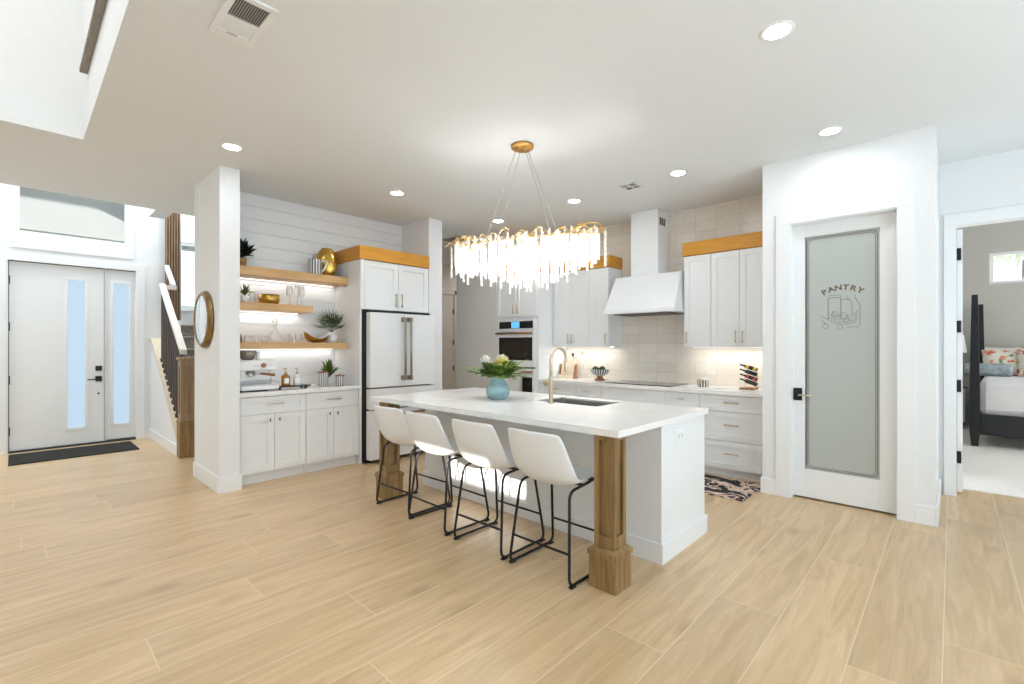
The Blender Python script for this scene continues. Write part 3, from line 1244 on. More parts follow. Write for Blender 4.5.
def base_unit(label, y0, y1, fronts):
    r = thing('base_cabinet', label, 'cabinet', ((CF + 5.68) / 2, (y0 + y1) / 2, 0), 'white base cabinets below the tiled wall')
    m = MB()
    m.box(CF + .02, 5.678, y0 + .001, y1 - .001, 0.095, CT - .046)
    part('carcass', m, 'cab', r)
    part('toe_kick', MB().box(CF + .075, CF + .09, y0 + .001, y1 - .001, 0, .095), 'cab', r)
    for (kind, a0, a1, z0, z1, hl, hs) in fronts:
        if kind == 'front':
            part('false_front', shaker('-X', a0, a1, z0, z1, CF, rail=.055), 'cab', r)
            continue
        d = part('drawer' if kind == 'drawer' else 'door', shaker('-X', a0, a1, z0, z1, CF, rail=.055), 'cab', r)
        if kind == 'drawer':
            part('handle', bar_pull('-X', (a0 + a1) / 2, z0 + (z1 - z0) * .56, hl, CF), 'brass', d, 'brass bar handle')
        else:
            part('handle', bar_pull('-X', a0 + .05 if hs < 0 else a1 - .05, z1 - .12, hl, CF, True), 'brass', d, 'brass bar handle')
    return r


base_unit('white base cabinet beside the oven tower, left end of the tiled wall', 3.614, 4.218,
          [('drawer', 3.614, 4.218, .70, .857, .13, 0), ('door', 3.614, 3.916, .097, .697, .13, 1), ('door', 3.916, 4.218, .097, .697, .13, -1)])
base_unit('narrow white drawer cabinet under the striped footed bowl', 3.222, 3.612,
          [('drawer', 3.222, 3.612, .70, .857, .07, 0), ('drawer', 3.222, 3.612, .385, .697, .07, 0), ('drawer', 3.222, 3.612, .097, .382, .07, 0)])
base_unit('wide white drawer cabinet directly under the black cooktop', 2.373, 3.220,
          [('front', 2.373, 3.220, .70, .857, 0, 0), ('drawer', 2.373, 3.220, .385, .697, .16, 0), ('drawer', 2.373, 3.220, .097, .382, .16, 0)])
base_unit('narrow white drawer cabinet between cooktop and the three-drawer unit', 1.988, 2.371,
          [('drawer', 1.988, 2.371, .70, .857, .07, 0), ('drawer', 1.988, 2.371, .385, .697, .07, 0), ('drawer', 1.988, 2.371, .097, .382, .07, 0)])
base_unit('white cabinet of three wide drawers next to the pantry wall', 1.308, 1.986,
          [('drawer', 1.308, 1.986, .69, .857, .14, 0), ('drawer', 1.308, 1.986, .385, .687, .14, 0), ('drawer', 1.308, 1.986, .097, .382, .14, 0)])
m = MB().box(CF - .025, 5.678, 1.306, 4.218, CT - .045, CT, .004)
single('countertop', m, 'quartz', 'white quartz countertop along the tiled wall under the hood', 'countertop', (5.35, 2.76, CT - .045))

# upper cabinets


def upper_unit(label, y0, y1, doors, grp):
    r = thing('upper_cabinet', label, 'cabinet', (5.5, (y0 + y1) / 2, 1.355), grp)
    part('carcass', MB().box(UF + .02, 5.678, y0, y1, 1.365, 2.412), 'cab', r)
    part('bottom_rail', MB().box(UF + .002, UF + .05, y0, y1, 1.355, 1.366), 'cab', r)
    for (a0, a1, hs) in doors:
        d = part('door', shaker('-X', a0, a1, 1.367, 2.410, UF, rail=.062), 'cab', r)
        part('handle', bar_pull('-X', a0 + .035 if hs < 0 else a1 - .035, 1.47, .13, UF, True), 'brass', d, 'brass bar handle')
    return r


UG = 'white upper cabinets beside the hood'
upper_unit('white two-door upper cabinet next to the oven tower', 3.598, 4.216, [(3.598, 3.906, 1), (3.906, 4.214, -1)], UG)
upper_unit('narrow white upper cabinet on the left side of the hood', 3.292, 3.596, [(3.292, 3.596, -1)], UG)
upper_unit('narrow white upper cabinet on the right side of the hood', 1.971, 2.278, [(1.971, 2.278, 1)], UG)
upper_unit('white two-door upper cabinet against the pantry wall', 1.308, 1.969, [(1.668, 1.969, -1), (1.367, 1.668, 1)], UG)
m = MB().box(UF - .015, 5.678, 3.275, 4.216, 2.414, 2.567, .003)
single('cabinet_crown', m, 'oakY', 'honey oak band topping the upper cabinets left of the hood', 'wood band', (5.5, 3.75, 2.414), 'oak bands on top of the cabinets')
m = MB().box(UF - .015, 5.678, 1.308, 2.293, 2.414, 2.567, .003)
single('cabinet_crown', m, 'oakY', 'honey oak band topping the upper cabinets right of the hood', 'wood band', (5.5, 1.8, 2.414), 'oak bands on top of the cabinets')
# under-cabinet light strips
for (y0, y1, lab) in ((3.33, 4.18, 'light strip under the upper cabinets left of the hood'), (1.35, 2.24, 'light strip under the upper cabinets right of the hood')):
    m = MB().box(5.52, 5.545, y0, y1, 1.352, 1.3648)
    o = single('light_strip', m, 'led', lab, 'light', (5.53, (y0 + y1) / 2, 1.352), 'under-cabinet light strips')
    link_light('strip_glow', 'AREA', (0, 0, -.004), (0, 0, -1), 1.5, (1, .975, .94), .03, y1 - y0, parent=o).rotation_euler = (0, 0, 0)

# hood
r = thing('range_hood', 'white range hood with tapered skirt and tall chimney over the cooktop', 'range hood', (5.45, 2.75, 1.77))
m = MB()
m.box(5.37, 5.678, 2.61, 2.975, 2.24, CEIL - .002, .002)
ch = part('chimney', m, 'cab', r)
for k in range(3):
    part('vent_slot', MB().box(5.41 + k * .055, 5.45 + k * .055, 2.606, 2.6105, 2.86, 2.95), 'grille', ch)
m = MB()
b = [(5.12, 2.29), (5.12, 3.21), (5.678, 3.21), (5.678, 2.29)]
t = [(5.355, 2.32), (5.355, 3.19), (5.678, 3.19), (5.678, 2.32)]
vs = [(x, y, 1.77) for x, y in b] + [(x, y, 1.815) for x, y in b] + [(x, y, 2.25) for x, y in t]
fs = [(3, 2, 1, 0), (8, 9, 10, 11)]
for k in range(4):
    j = (k + 1) % 4
    fs += [(k, j, 4 + j, 4 + k), (4 + k, 4 + j, 8 + j, 8 + k)]
m.add(vs, fs)
part('skirt', m, 'cab', r)
m = MB().box(5.105, 5.678, 2.28, 3.22, 1.768, 1.80, .003)
part('lip', m, 'cab', r)
m = MB().box(5.2, 5.6, 2.38, 3.12, 1.758, 1.77)
part('filter', m, 'grille', r, 'dark filter panel')
# cooktop
r = thing('cooktop', 'black glass cooktop set into the quartz counter below the hood', 'cooktop', (5.36, 2.75, CT))
part('glass_top', MB().box(5.10, 5.60, 2.33, 3.19, CT, CT + .009, .002), 'blackglass', r)
for (x, y, rr) in ((5.24, 2.56, .09), (5.24, 2.95, .075), (5.46, 2.55, .07), (5.46, 2.95, .095)):
    ring = [(x + rr * math.cos(2 * PI * k / 28), y + rr * math.sin(2 * PI * k / 28), CT + .0093) for k in range(28)]
    part('burner_ring', MB().tube(ring, .0012, 4, closed=True), 'louver', r)

# oven tower
OF = 5.03
r = thing('oven_cabinet', 'tall white cabinet tower holding the double wall oven', 'cabinet', (5.35, 4.64, 0))
m = MB()
m.box(OF + .02, 5.678, 4.222, 5.052, 0.0, 2.412)
part('carcass', m, 'cab', r)
m = MB()
m.box(OF, OF + .022, 4.222, 4.262, 0.1, 2.412)
m.box(OF, OF + .022, 5.012, 5.052, 0.1, 2.412)
m.box(OF, OF + .022, 4.262, 5.012, 1.755, 1.80)
m.box(OF, OF + .022, 4.262, 5.012, 0.1, 0.40)
part('face_frame', m, 'cab', r)
for (a0, a1, s) in ((4.24, 4.637, 1), (4.637, 5.034, -1)):
    d = part('door', shaker('-X', a0, a1, 1.80, 2.41, OF - .02, rail=.06), 'cab', r)
    part('handle', bar_pull('-X', a1 - .04 if s > 0 else a0 + .04, 1.91, .14, OF - .02, True), 'brass', d, 'brass bar handle')
m = MB().box(OF - .03, 5.678, 4.218, 5.055, 2.414, 2.567, .003)
single('cabinet_crown', m, 'oakY', 'honey oak band on top of the oven tower', 'wood band', (5.35, 4.63, 2.414), 'oak bands on top of the cabinets')
r = thing('wall_oven', 'white double wall oven with copper handles and dark windows', 'oven', (OF, 4.64, .40))
part('oven_body', MB().box(OF - .012, OF + .018, 4.264, 5.010, .41, 1.752), 'appliance', r)
m = MB().box(OF - .03, OF - .012, 4.266, 5.008, 1.60, 1.75, .003)
cp = part('control_panel', m, 'appliance', r)
part('display_glass', MB().box(OF - .033, OF - .029, 4.30, 4.965, 1.625, 1.728), 'blackglass', cp)
part('screen', MB().box(OF - .035, OF - .032, 4.555, 4.715, 1.63, 1.722), 'display', cp, 'lit blue screen')
for (z0, z1, wz0, wz1, hz) in ((1.075, 1.585, 1.165, 1.495, 1.555), (0.43, 1.045, 0.55, 0.925, 1.005)):
    d = part('oven_door', MB().box(OF - .04, OF - .014, 4.266, 5.008, z0, z1, .004), 'appliance', r)
    part('window', MB().box(OF - .0425, OF - .038, 4.305, 4.962, wz0, wz1), 'blackglass', d)
    part('window_pane', MB().box(OF - .0435, OF - .042, 4.36, 4.91, wz0 + .03, wz1 - .03), 'ovenglass', d)
    h = MB().tube([(OF - .085, 4.285, hz), (OF - .085, 4.985, hz)], .0165, 12)
    for yy in (4.31, 4.96):
        h.tube([(OF - .085, yy, hz), (OF - .038, yy, hz)], .012, 10)
    part('handle', h, 'copper', d, 'copper tube handle')
part('trim_strip', MB().box(OF - .043, OF - .012, 4.266, 5.008, 1.05, 1.07), 'grille', r)
# towel over the lower handle
m = MB()
yy0, yy1 = 4.47, 4.82
nc = 14
rows_ = [(OF - .066, .70), (OF - .066, .985), (OF - .0735, 1.0195), (OF - .085, 1.0255), (OF - .0965, 1.0195), (OF - .1035, .985), (OF - .105, .66)]
vs = []
for (x, z) in rows_:
    for k in range(nc + 1):
        y = yy0 + (yy1 - yy0) * k / nc
        wv = .004 * math.sin(k * 1.9) if z < .99 else 0
        vs.append((x - (abs(wv) if x < OF - .09 else 0), y, z))
fs = [(i * (nc + 1) + k, i * (nc + 1) + k + 1, (i + 1) * (nc + 1) + k + 1, (i + 1) * (nc + 1) + k) for i in range(len(rows_) - 1) for k in range(nc)]
m.add(vs, fs, True)
single('dish_towel', m, 'towel', 'pale grey dish towel hanging over the lower oven handle', 'towel', (OF - .09, 4.64, .66))

# ================================================================== COFFEE BAR, SHELVES, FRIDGE
BF = 5.02


def bar_unit(label, x0, x1):
    r = thing('base_cabinet', label, 'cabinet', ((x0 + x1) / 2, 5.3, 0), 'coffee bar base cabinets')
    part('carcass', MB().box(x0 + .001, x1 - .001, BF + .02, 5.618, .105, .868), 'cab', r)
    part('toe_kick', MB().box(x0 + .001, x1 - .001, BF + .06, BF + .075, 0, .105), 'cab', r)
    d = part('drawer', shaker('-Y', x0, x1, .69, .862, BF, rail=.06), 'cab', r)
    part('handle', bar_pull('-Y', (x0 + x1) / 2, .785, .165, BF), 'champagne', d, 'satin brass bar handle')
    xm = (x0 + x1) / 2
    for (a0, a1, s) in ((x0, xm, 1), (xm, x1, -1)):
        d = part('door', shaker('-Y', a0, a1, .108, .686, BF, rail=.065), 'cab', r)
        part('knob', knob('-Y', a1 - .045 if s > 0 else a0 + .045, .625, BF), 'rod', d, 'dark bronze knob')


bar_unit('white base cabinet under the espresso machine, beside the column', 1.492, 2.127)
bar_unit('white base cabinet under the chrome canisters, beside the fridge', 2.129, 2.733)
m = MB().box(1.474, 2.734, 4.995, 5.618, .870, .911, .004)
single('countertop', m, 'quartz', 'white coffee bar countertop below the oak shelves', 'countertop', (2.1, 5.3, .87))
# floating shelves
for (x1, z0, z1, lab) in ((2.733, 2.103, 2.192, 'highest floating oak shelf, holding the gold vase'),
                          (2.31, 1.747, 1.822, 'short middle floating oak shelf, holding the gold bowl'),
                          (2.733, 1.338, 1.409, 'lowest floating oak shelf, holding the decanter')):
    r = thing('floating_shelf', lab, 'shelf', ((1.474 + x1) / 2, 5.44, z0), 'oak floating shelves on the shiplap wall')
    part('board', MB().box(1.474, x1, 5.26, 5.618, z0, z1, .002), 'shelf', r)
    s = part('light_strip', MB().box(1.52, x1 - .05, 5.56, 5.585, z0 - .006, z0 + .001), 'led', r, 'warm light strip under the shelf')
    link_light('strip_glow', 'AREA', ((1.474 + x1) / 2 - r.location.x, 5.572 - r.location.y, -.012), (0, 0, -1), 0.5, (1, .97, .94), x1 - 1.56, .03, parent=r).rotation_euler = (0, 0, 0)

# fridge enclosure
r = thing('fridge_cabinet', 'white cabinet over the fridge with oak band and side panel', 'cabinet', (3.22, 5.3, 0))
part('side_panel', MB().box(2.736, 2.765, 5.0, 5.618, 0, 2.38, .002), 'cab', r)
part('carcass', MB().box(2.766, 3.70, 5.0, 5.618, 1.80, 2.38), 'cab', r)
part('face_strip', MB().box(2.738, 2.782, 4.978, 5.0, 1.80, 2.38), 'cab', r)
for (a0, a1, s) in ((2.783, 3.243, 1), (3.243, 3.70, -1)):
    d = part('door', shaker('-Y', a0, a1, 1.80, 2.378, 4.978, rail=.07), 'cab', r)
    part('handle', bar_pull('-Y', a1 - .04 if s > 0 else a0 + .04, 1.925, .16, 4.978, True), 'brass', d, 'brass bar handle')
part('oak_band', MB().box(2.715, 3.703, 4.96, 5.618, 2.382, 2.535, .003), 'oakX', r, 'honey oak band along the top')
r = thing('refrigerator', 'large matte white french-door refrigerator with bronze handles', 'refrigerator', (3.26, 5.2, 0))
part('body', MB().box(2.772, 3.715, 4.97, 5.60, .02, 1.79), 'black', r, 'black casing')
for (a0, a1) in ((2.80, 3.262), (3.266, 3.712)):
    part('door', MB().box(a0, a1, 4.87, 4.967, .885, 1.762, .006), 'appliance', r)
dr1 = part('drawer', MB().box(2.80, 3.712, 4.87, 4.967, .632, .868, .006), 'appliance', r)
dr2 = part('drawer', MB().box(2.80, 3.712, 4.87, 4.967, .045, .615, .006), 'appliance', r)
for x in (3.228, 3.312):
    h = MB().tube([(x, 4.80, .975), (x, 4.80, 1.70)], .0135, 12)
    for zc in (.985, 1.69):
        h.box(x - .016, x + .016, 4.785, 4.872, zc - .027, zc + .027, .003)
    part('handle', h, 'rod', r, 'brushed bronze bar handle')
for (d, zc) in ((dr2, .565),):
    h = MB().tube([(2.90, 4.80, zc), (3.62, 4.80, zc)], .0135, 12)
    for xc in (2.915, 3.605):
        h.box(xc - .02, xc + .02, 4.785, 4.872, zc - .018, zc + .018, .003)
    part('handle', h, 'copper', d, 'bronze bar handle')
for xc in (2.85, 3.66):
    part('foot', MB().box(xc - .03, xc + .03, 4.972, 5.05, 0, .022), 'black', r)

# ================================================================== ISLAND
IT = 0.909
r = thing('kitchen_island', 'white panelled kitchen island base with two wooden corner posts', 'kitchen island', (2.85, 2.57, 0))
m = MB()
m.box(2.785, 3.485, 1.33, 3.80, 0, .62)
for (x0, x1, y0, y1) in ((2.785, 2.965, 1.33, 3.80), (3.40, 3.485, 1.33, 3.80), (2.965, 3.40, 1.33, 1.94), (2.965, 3.40, 2.62, 3.80)):
    m.box(x0, x1, y0, y1, .62, .870)
part('body', m, 'cab', r)
m = MB()
m.box(2.768, 2.7845, 1.313, 3.817, 0, .128, .003)
m.box(2.785, 3.502, 1.313, 1.3295, 0, .128, .003)
m.box(2.785, 3.502, 3.8005, 3.817, 0, .128, .003)
part('baseboard', m, 'trim', r)
ol = part('outlet', MB().box(2.98, 3.125, 1.324, 1.331, .715, .812, .002), 'trim', r, 'white outlet plate')
for xx in (3.027, 3.078):
    part('socket', MB().box(xx - .004, xx + .004, 1.3225, 1.3245, .755, .783), 'louver', ol)
for yc in (2.84, 3.42):
    m = MB().prism([(2.785, .868), (2.42, .868), (2.42, .845), (2.60, .80), (2.785, .72)], 'Y', yc - .065, yc + .065)
    part('bracket', m, 'cab', r)


def wood_post(x0, y0):
    """square post 0.13 wide with recessed faces, cap moulding and wider plinth"""
    x1, y1 = x0 + .13, y0 + .13
    m = MB()
    m.box(x0 + .020, x1 - .020, y0 + .020, y1 - .020, .20, .869)
    st = .030
    for (xa, ya) in ((x0, y0), (x1 - st, y0), (x0, y1 - st), (x1 - st, y1 - st)):
        m.box(xa, xa + st, ya, ya + st, .20, .869)
    e_ = .0008
    for (za, zb) in ((.20, .30), (.838, .869)):
        m.box(x0 + e_, x1 - e_, y0 + e_, y1 - e_, za, zb)
    p = part('post', m, 'post', r, 'stained wooden post with recessed faces')
    m = MB()
    m.box(x0 - .022, x1 + .022, y0 - .022, y1 + .022, 0, .195, .002)
    part('plinth', m, 'post', p)
    m = MB()
    n = len(m.v)
    o1, o2 = .028, .006
    vs = [(x0 - o1, y0 - o1, .185), (x1 + o1, y0 - o1, .185), (x1 + o1, y1 + o1, .185), (x0 - o1, y1 + o1, .185)]
    vs += [(x, y, .215) for x, y, z in vs] + [(x0 - o2, y0 - o2, .232), (x1 + o2, y0 - o2, .232), (x1 + o2, y1 + o2, .232), (x0 - o2, y1 + o2, .232)]
    fs = [(3, 2, 1, 0), (8, 9, 10, 11)]
    for k in range(4):
        j = (k + 1) % 4
        fs += [(k, j, 4 + j, 4 + k), (4 + k, 4 + j, 8 + j, 8 + k)]
    m.add(vs, fs)
    part('cap_moulding', m, 'post', p)


wood_post(2.272, 1.362)
wood_post(2.272, 3.665)
# worktop with the sink cut-out
SX0, SX1, SY0, SY1 = 3.03, 3.39, 1.97, 2.575
m = MB()
x0, x1, y0, y1, z0, z1 = 2.235, 3.51, 1.312, 3.885, .871, IT
o4 = [(x0, y0), (x1, y0), (x1, y1), (x0, y1)]
i4 = [(SX0, SY0), (SX1, SY0), (SX1, SY1), (SX0, SY1)]
vs = [(x, y, z0) for x, y in o4] + [(x, y, z1) for x, y in o4] + [(x, y, z0) for x, y in i4] + [(x, y, z1) for x, y in i4]
fs = []
for k in range(4):
    j = (k + 1) % 4
    fs += [(k, j, 4 + j, 4 + k), (8 + j, 8 + k, 12 + k, 12 + j), (4 + k, 4 + j, 12 + j, 12 + k), (j, k, 8 + k, 8 + j)]
m.add(vs, fs)
single('island_countertop', m, 'quartz', 'large white quartz worktop on the island with sink cut-out', 'countertop', (2.85, 2.57, .871))
m = MB()
a0, a1, b0, b1, zt, zb = SX0 + .002, SX1 - .002, SY0 + .002, SY1 - .002, IT - .012, .665
for (xa, xb, ya, yb) in ((a0, a0 + .003, b0, b1), (a1 - .003, a1, b0, b1), (a0, a1, b0, b0 + .003), (a0, a1, b1 - .003, b1)):
    m.box(xa, xb, ya, yb, zb, zt)
m.box(a0, a1, b0, b1, zb - .003, zb)
r = thing('kitchen_sink', 'stainless steel undermount sink in the island worktop', 'sink', (3.19, 2.28, .66))
part('basin', m, 'steel', r)
part('drain', MB().lathe([(.0, .0), (.04, .0), (.04, .004), (.03, .005), (0.0001, .004)], (3.19, 2.28, .665), 20), 'chrome', r)
# faucet
r = thing('faucet', 'champagne gold gooseneck faucet standing by the island sink', 'faucet', (2.96, 2.355, IT))
FX, FY = 2.96, 2.355
m = MB().lathe([(.024, IT), (.024, IT + .008), (.0175, IT + .012), (.0175, IT + .22), (.0145, IT + .225)], (FX, FY, 0), 20)
part('base', m, 'champagne', r)
pts = [(FX, FY, IT + .22), (FX, FY, 1.255)]
for k in range(1, 13):
    a = PI - PI * k / 12
    pts.append((FX + .095 + .095 * math.cos(a), FY - .012 * k / 12, 1.255 + .097 * math.sin(a)))
pts.append((FX + .19, FY - .012, 1.235))
part('spout', MB().tube(pts, .0125, 14), 'champagne', r)
part('spray_head', MB().lathe([(.0145, 1.24), (.0155, 1.235), (.0155, 1.165), (.013, 1.155), (.0001, 1.155)], (FX + .19, FY - .012, 0), 16), 'champagne', r)
m = MB().tube([(FX, FY + .012, 1.065), (FX, FY + .055, 1.065)], .0125, 12)
m.tube([(FX, FY + .06, 1.04), (FX, FY + .06, 1.09)], .006, 8)
m.tube([(FX - .025, FY + .06, 1.065), (FX + .025, FY + .06, 1.065)], .006, 8)
m.tube([(FX, FY + .05, 1.065), (FX, FY + .085, 1.065)], .007, 8)
part('handle', m, 'brass', r, 'brass cross handle')
m = MB().lathe([(.02, IT), (.02, IT + .006), (.012, IT + .009), (.0001, IT + .0095)], (3.0, 2.60, 0), 16)
single('sink_button', m, 'brass', 'small round brass button on the worktop left of the sink', 'button', (3.0, 2.60, IT))

# vase with flowers
VX, VY = 2.885, 2.885
prof = [(.0, 0), (.062, 0), (.085, .012), (.100, .045), (.102, .075), (.092, .12), (.074, .155), (.062, .175), (.062, .185), (.066, .192), (.060, .192), (.055, .185), (.056, .172), (.07, .15), (.085, .118), (.09, .06), (.05, .012), (.0001, .01)]
m = MB().lathe([(max(a, .0001), b + IT) for a, b in prof], (VX, VY, 0), 32, flat_end=False)
single('vase', m, 'teal', 'rounded teal glass vase holding flowers on the island', 'vase', (VX, VY, IT))


def frond(mb, base, az, el, length, droop, leaflets=12, width=.05, flat=False):
    """a feather of narrow leaflets along a drooping rib"""
    d = Vector((math.cos(az) * math.cos(el), math.sin(az) * math.cos(el), math.sin(el)))
    base = Vector(base)
    p1 = base + d * length * .5 + Vector((0, 0, length * .12))
    p2 = base + d * length - Vector((0, 0, droop))
    pts = bez(base, p1, p2, leaflets)
    mb.tube(pts, [.0022 * (1 - .7 * i / leaflets) for i in range(leaflets + 1)], 5)
    for i in range(2, leaflets + 1):
        t = (pts[i] - pts[i - 1]).normalized()
        side = t.cross(Vector((0, 0, 1)))
        if side.length < .05:
            side = Vector((1, 0, 0))
        side.normalize()
        up = side.cross(t)
        f = i / leaflets
        ln = width * (math.sin(PI * min(1, .15 + .85 * f)) * .8 + .35)
        for s in (-1, 1):
            tip = pts[i] + side * s * ln + t * ln * .8 + up * ln * random.uniform(-.15, .35)
            mid = (pts[i] + tip) / 2 + up * ln * .12
            w2 = t * ln * .24
            mb.add([pts[i], mid - w2, tip, mid + w2], [(0, 1, 2), (0, 2, 3)])
            mb.add([pts[i], mid - w2, tip, mid + w2], [(2, 1, 0), (3, 2, 0)]) if False else None


r = thing('flower_bouquet', 'bouquet of green fern fronds with white and yellow blooms in the teal vase', 'flowers', (VX, VY, IT + .19))
rb = random.Random(5)
ztop = IT + .16
for k in range(44):
    az = 2 * PI * k / 44 + rb.uniform(-.1, .1)
    m = MB()
    el = rb.uniform(.22, .95)
    frond(m, (VX + .015 * math.cos(az), VY + .015 * math.sin(az), ztop), az, el, rb.uniform(.17, .27), rb.uniform(.0, .05), 12, .052)
    part('frond', m, 'leaf' if k % 4 else 'leaf2', r)
# long pale fronds to the left and right of the vase as seen from the stools
rgt = Vector((math.sin(YAW), -math.cos(YAW), 0))
for (s, el, ln) in ((1, .62, .33), (1, .38, .32), (-1, .38, .36), (-1, .26, .36), (1, .15, .28)):
    dd = rgt * s
    m = MB()
    frond(m, (VX, VY, ztop), math.atan2(dd.y, dd.x) + rb.uniform(-.25, .25), el, ln, .01, 14, .046)
    part('frond', m, 'leaf2', r, 'long light green frond')


def bloom(c, rad, n, mat, label, pointed):
    m = MB()
    rr = random.Random(n)
    for layer in range(4):
        for k in range(n):
            az = 2 * PI * (k + .5 * layer) / n + rr.uniform(-.1, .1)
            el = (.15 + layer * .36) if not pointed else (.75 + layer * .2)
            d = Vector((math.cos(az) * math.cos(el), math.sin(az) * math.cos(el), math.sin(el)))
            t = Vector((-math.sin(az), math.cos(az), 0))
            b0 = Vector(c)
            tip = b0 + d * rad * rr.uniform(.85, 1.08)
            mid = b0 + d * rad * .62 + Vector((0, 0, -rad * .05))
            w_ = rad * (.30 if not pointed else .22)
            m.add([b0, mid - t * w_, tip, mid + t * w_], [(0, 1, 2, 3)], True)
    m.sphere((c[0], c[1], c[2] + rad * .2), rad * .55, 12, 8)
    st = MB()
    return part('bloom', m, mat, r, label)


bl = Vector((VX, VY, 0)) - rgt * .105
bloom((bl.x, bl.y, IT + .315), .07, 13, 'petalwhite', 'round white bloom', False)
bl = Vector((VX, VY, 0)) + rgt * .035
bloom((bl.x, bl.y, IT + .265), .115, 12, 'petalyellow', 'upright yellow bloom', True)
bloom((bl.x + .01, bl.y + .01, IT + .30), .095, 11, 'petalwhite', 'pale cream bloom', True)

# ================================================================== STOOLS
ST_G = 'white counter stools in a row at the island'


def make_stool():
    r = thing('bar_stool', 'white leatherette bar stool on black legs, nearest to the camera, beside the front wooden post', 'stool', (0, 0, 0), ST_G)
    # shell: profile stations (x, z, halfwidth, curl)
    prof = [(.215, .546, .200, .004), (.206, .568, .208, .006), (.15, .584, .216, .012), (.05, .572, .225, .024), (-.05, .552, .232, .038),
            (-.13, .540, .237, .050), (-.19, .560, .239, .060), (-.234, .622, .237, .062), (-.265, .702, .230, .056), (-.287, .780, .219, .047),
            (-.300, .842, .207, .038), (-.306, .874, .195, .030)]
    ns = len(prof)
    nt_ = 12
    bm = bmesh.new()
    grid = []
    for i, (x, z, hw, cu) in enumerate(prof):
        a = prof[max(0, i - 1)]
        c = prof[min(ns - 1, i + 1)]
        tx, tz = c[0] - a[0], c[1] - a[1]
        l = math.hypot(tx, tz)
        nx, nz = tz / l, -tx / l      # normal pointing up / forward
        if nz < 0 and nx < 0:
            nx, nz = -nx, -nz
        row = []
        for k in range(nt_ + 1):
            t = -1 + 2 * k / nt_
            lift = cu * abs(t) ** 2.6
            dz = 0
            if i >= ns - 2:
                dz = -.012 * abs(t) ** 4 * (1 if i == ns - 1 else .5)
            row.append(bm.verts.new((x + nx * lift, hw * t, z + nz * lift + dz)))
        grid.append(row)
    for i in range(ns - 1):
        for k in range(nt_):
            bm.faces.new((grid[i][k], grid[i][k + 1], grid[i + 1][k + 1], grid[i + 1][k]))
    bmesh.ops.recalc_face_normals(bm, faces=bm.faces)
    me = bpy.data.meshes.new('seat_shell')
    bm.to_mesh(me)
    bm.free()
    for p in me.polygons:
        p.use_smooth = True
    me.materials.append(M['leather'])
    o = bpy.data.objects.new('seat_shell', me)
    COL.objects.link(o)
    o.parent = r
    md = o.modifiers.new('thick', 'SOLIDIFY')
    md.thickness = .022
    md.offset = 0.0
    md = o.modifiers.new('sub', 'SUBSURF')
    md.levels = 2
    md.render_levels = 2
    for s in (-1, 1):
        path = [(0, s * .185, .537), (-.170, s * .190, .526), (-.230, s * .232, .012), (.212, s * .232, .012), (.135, s * .185, .556), (.01, s * .185, .538)]
        lg = part('leg_frame', MB().tube(rounded_path(path, .055, 6), .0088, 8), 'black', r)
        for xf in (-.200, .185):
            part('foot_pad', MB().box(xf - .022, xf + .022, s * .232 - .012, s * .232 + .012, 0, .013, .002), 'rubber', lg)

    def on(p, q, z):
        p, q = Vector(p), Vector(q)
        t = (z - p.z) / (q.z - p.z)
        return p + (q - p) * t
    for (top, bot) in (((-.170, .190, .535), (-.230, .232, .012)), ((.135, .185, .556), (.212, .232, .012))):
        a = on(top, bot, .185)
        part('footrest', MB().tube([(a.x, -a.y, a.z), (a.x, a.y, a.z)], .0075, 8), 'black', r)
    m = MB()
    m.box(-.05, -.02, -.186, .186, .534, .545, .003)
    m.box(.07, .10, -.186, .186, .540, .556, .003)
    part('seat_bracket', m, 'black', r)
    return r


stool = make_stool()
spots = [(2.362, 1.797, 0.0, None),
         (2.352, 2.330, 0.01, 'white bar stool second from the front wooden post, third from the fridge side'),
         (2.352, 2.890, -0.015, 'white bar stool second from the far wooden post, lower back in bright sun'),
         (2.375, 3.400, 0.03, 'white bar stool farthest along the island, beside the far wooden post')]
for i, (x, y, a, lab) in enumerate(spots):
    if i == 0:
        stool.location = (x, y, 0)
    else:
        dup(stool, (x, y, 0), a, lab)

# ================================================================== CHANDELIER
CXc, CYc = 2.91, 2.62
r = thing('chandelier', 'long crystal strand chandelier with gold twigs hanging over the island', 'chandelier', (CXc, CYc, 2.2))
CPX, CPY = 2.91, 2.62
m = MB().lathe([(.0001, 3.02), (.085, 3.02), (.092, 3.026), (.092, 3.049)], (CPX, CPY, 0), 28)
cpy = part('canopy', m, 'canopy', r, 'round gold ceiling plate')
for k in range(6):
    a = 2 * PI * k / 6
    part('canopy_knob', MB().sphere((CPX + .045 * math.cos(a), CPY + .045 * math.sin(a), 3.019), .008, 8, 6), 'canopy', cpy)
SYh, SXh, ZR = .64, .15, 2.245
for (dy, dx, k) in ((-.30, -.10, 0), (-.30, .10, 1), (.30, -.10, 2), (.30, .10, 3)):
    m = MB().tube([(CPX + dx * .35, CPY + dy * .12, 3.02), (CXc + dx, CYc + dy, ZR)], .0018, 5)
    part('cable', m, 'champagne', r)
m = MB()
ring = [(CXc + SXh * math.cos(a), CYc + SYh * math.sin(a), ZR) for a in [2 * PI * k / 48 for k in range(48)]]
m.tube(ring, .008, 6, closed=True)
for yy in (-.4, -.2, 0, .2, .4):
    w_ = SXh * math.sqrt(1 - (yy / SYh) ** 2)
    m.tube([(CXc - w_, CYc + yy, ZR), (CXc + w_, CYc + yy, ZR)], .006, 6)
part('ring_frame', m, 'goldtwig', r)
rc = random.Random(11)
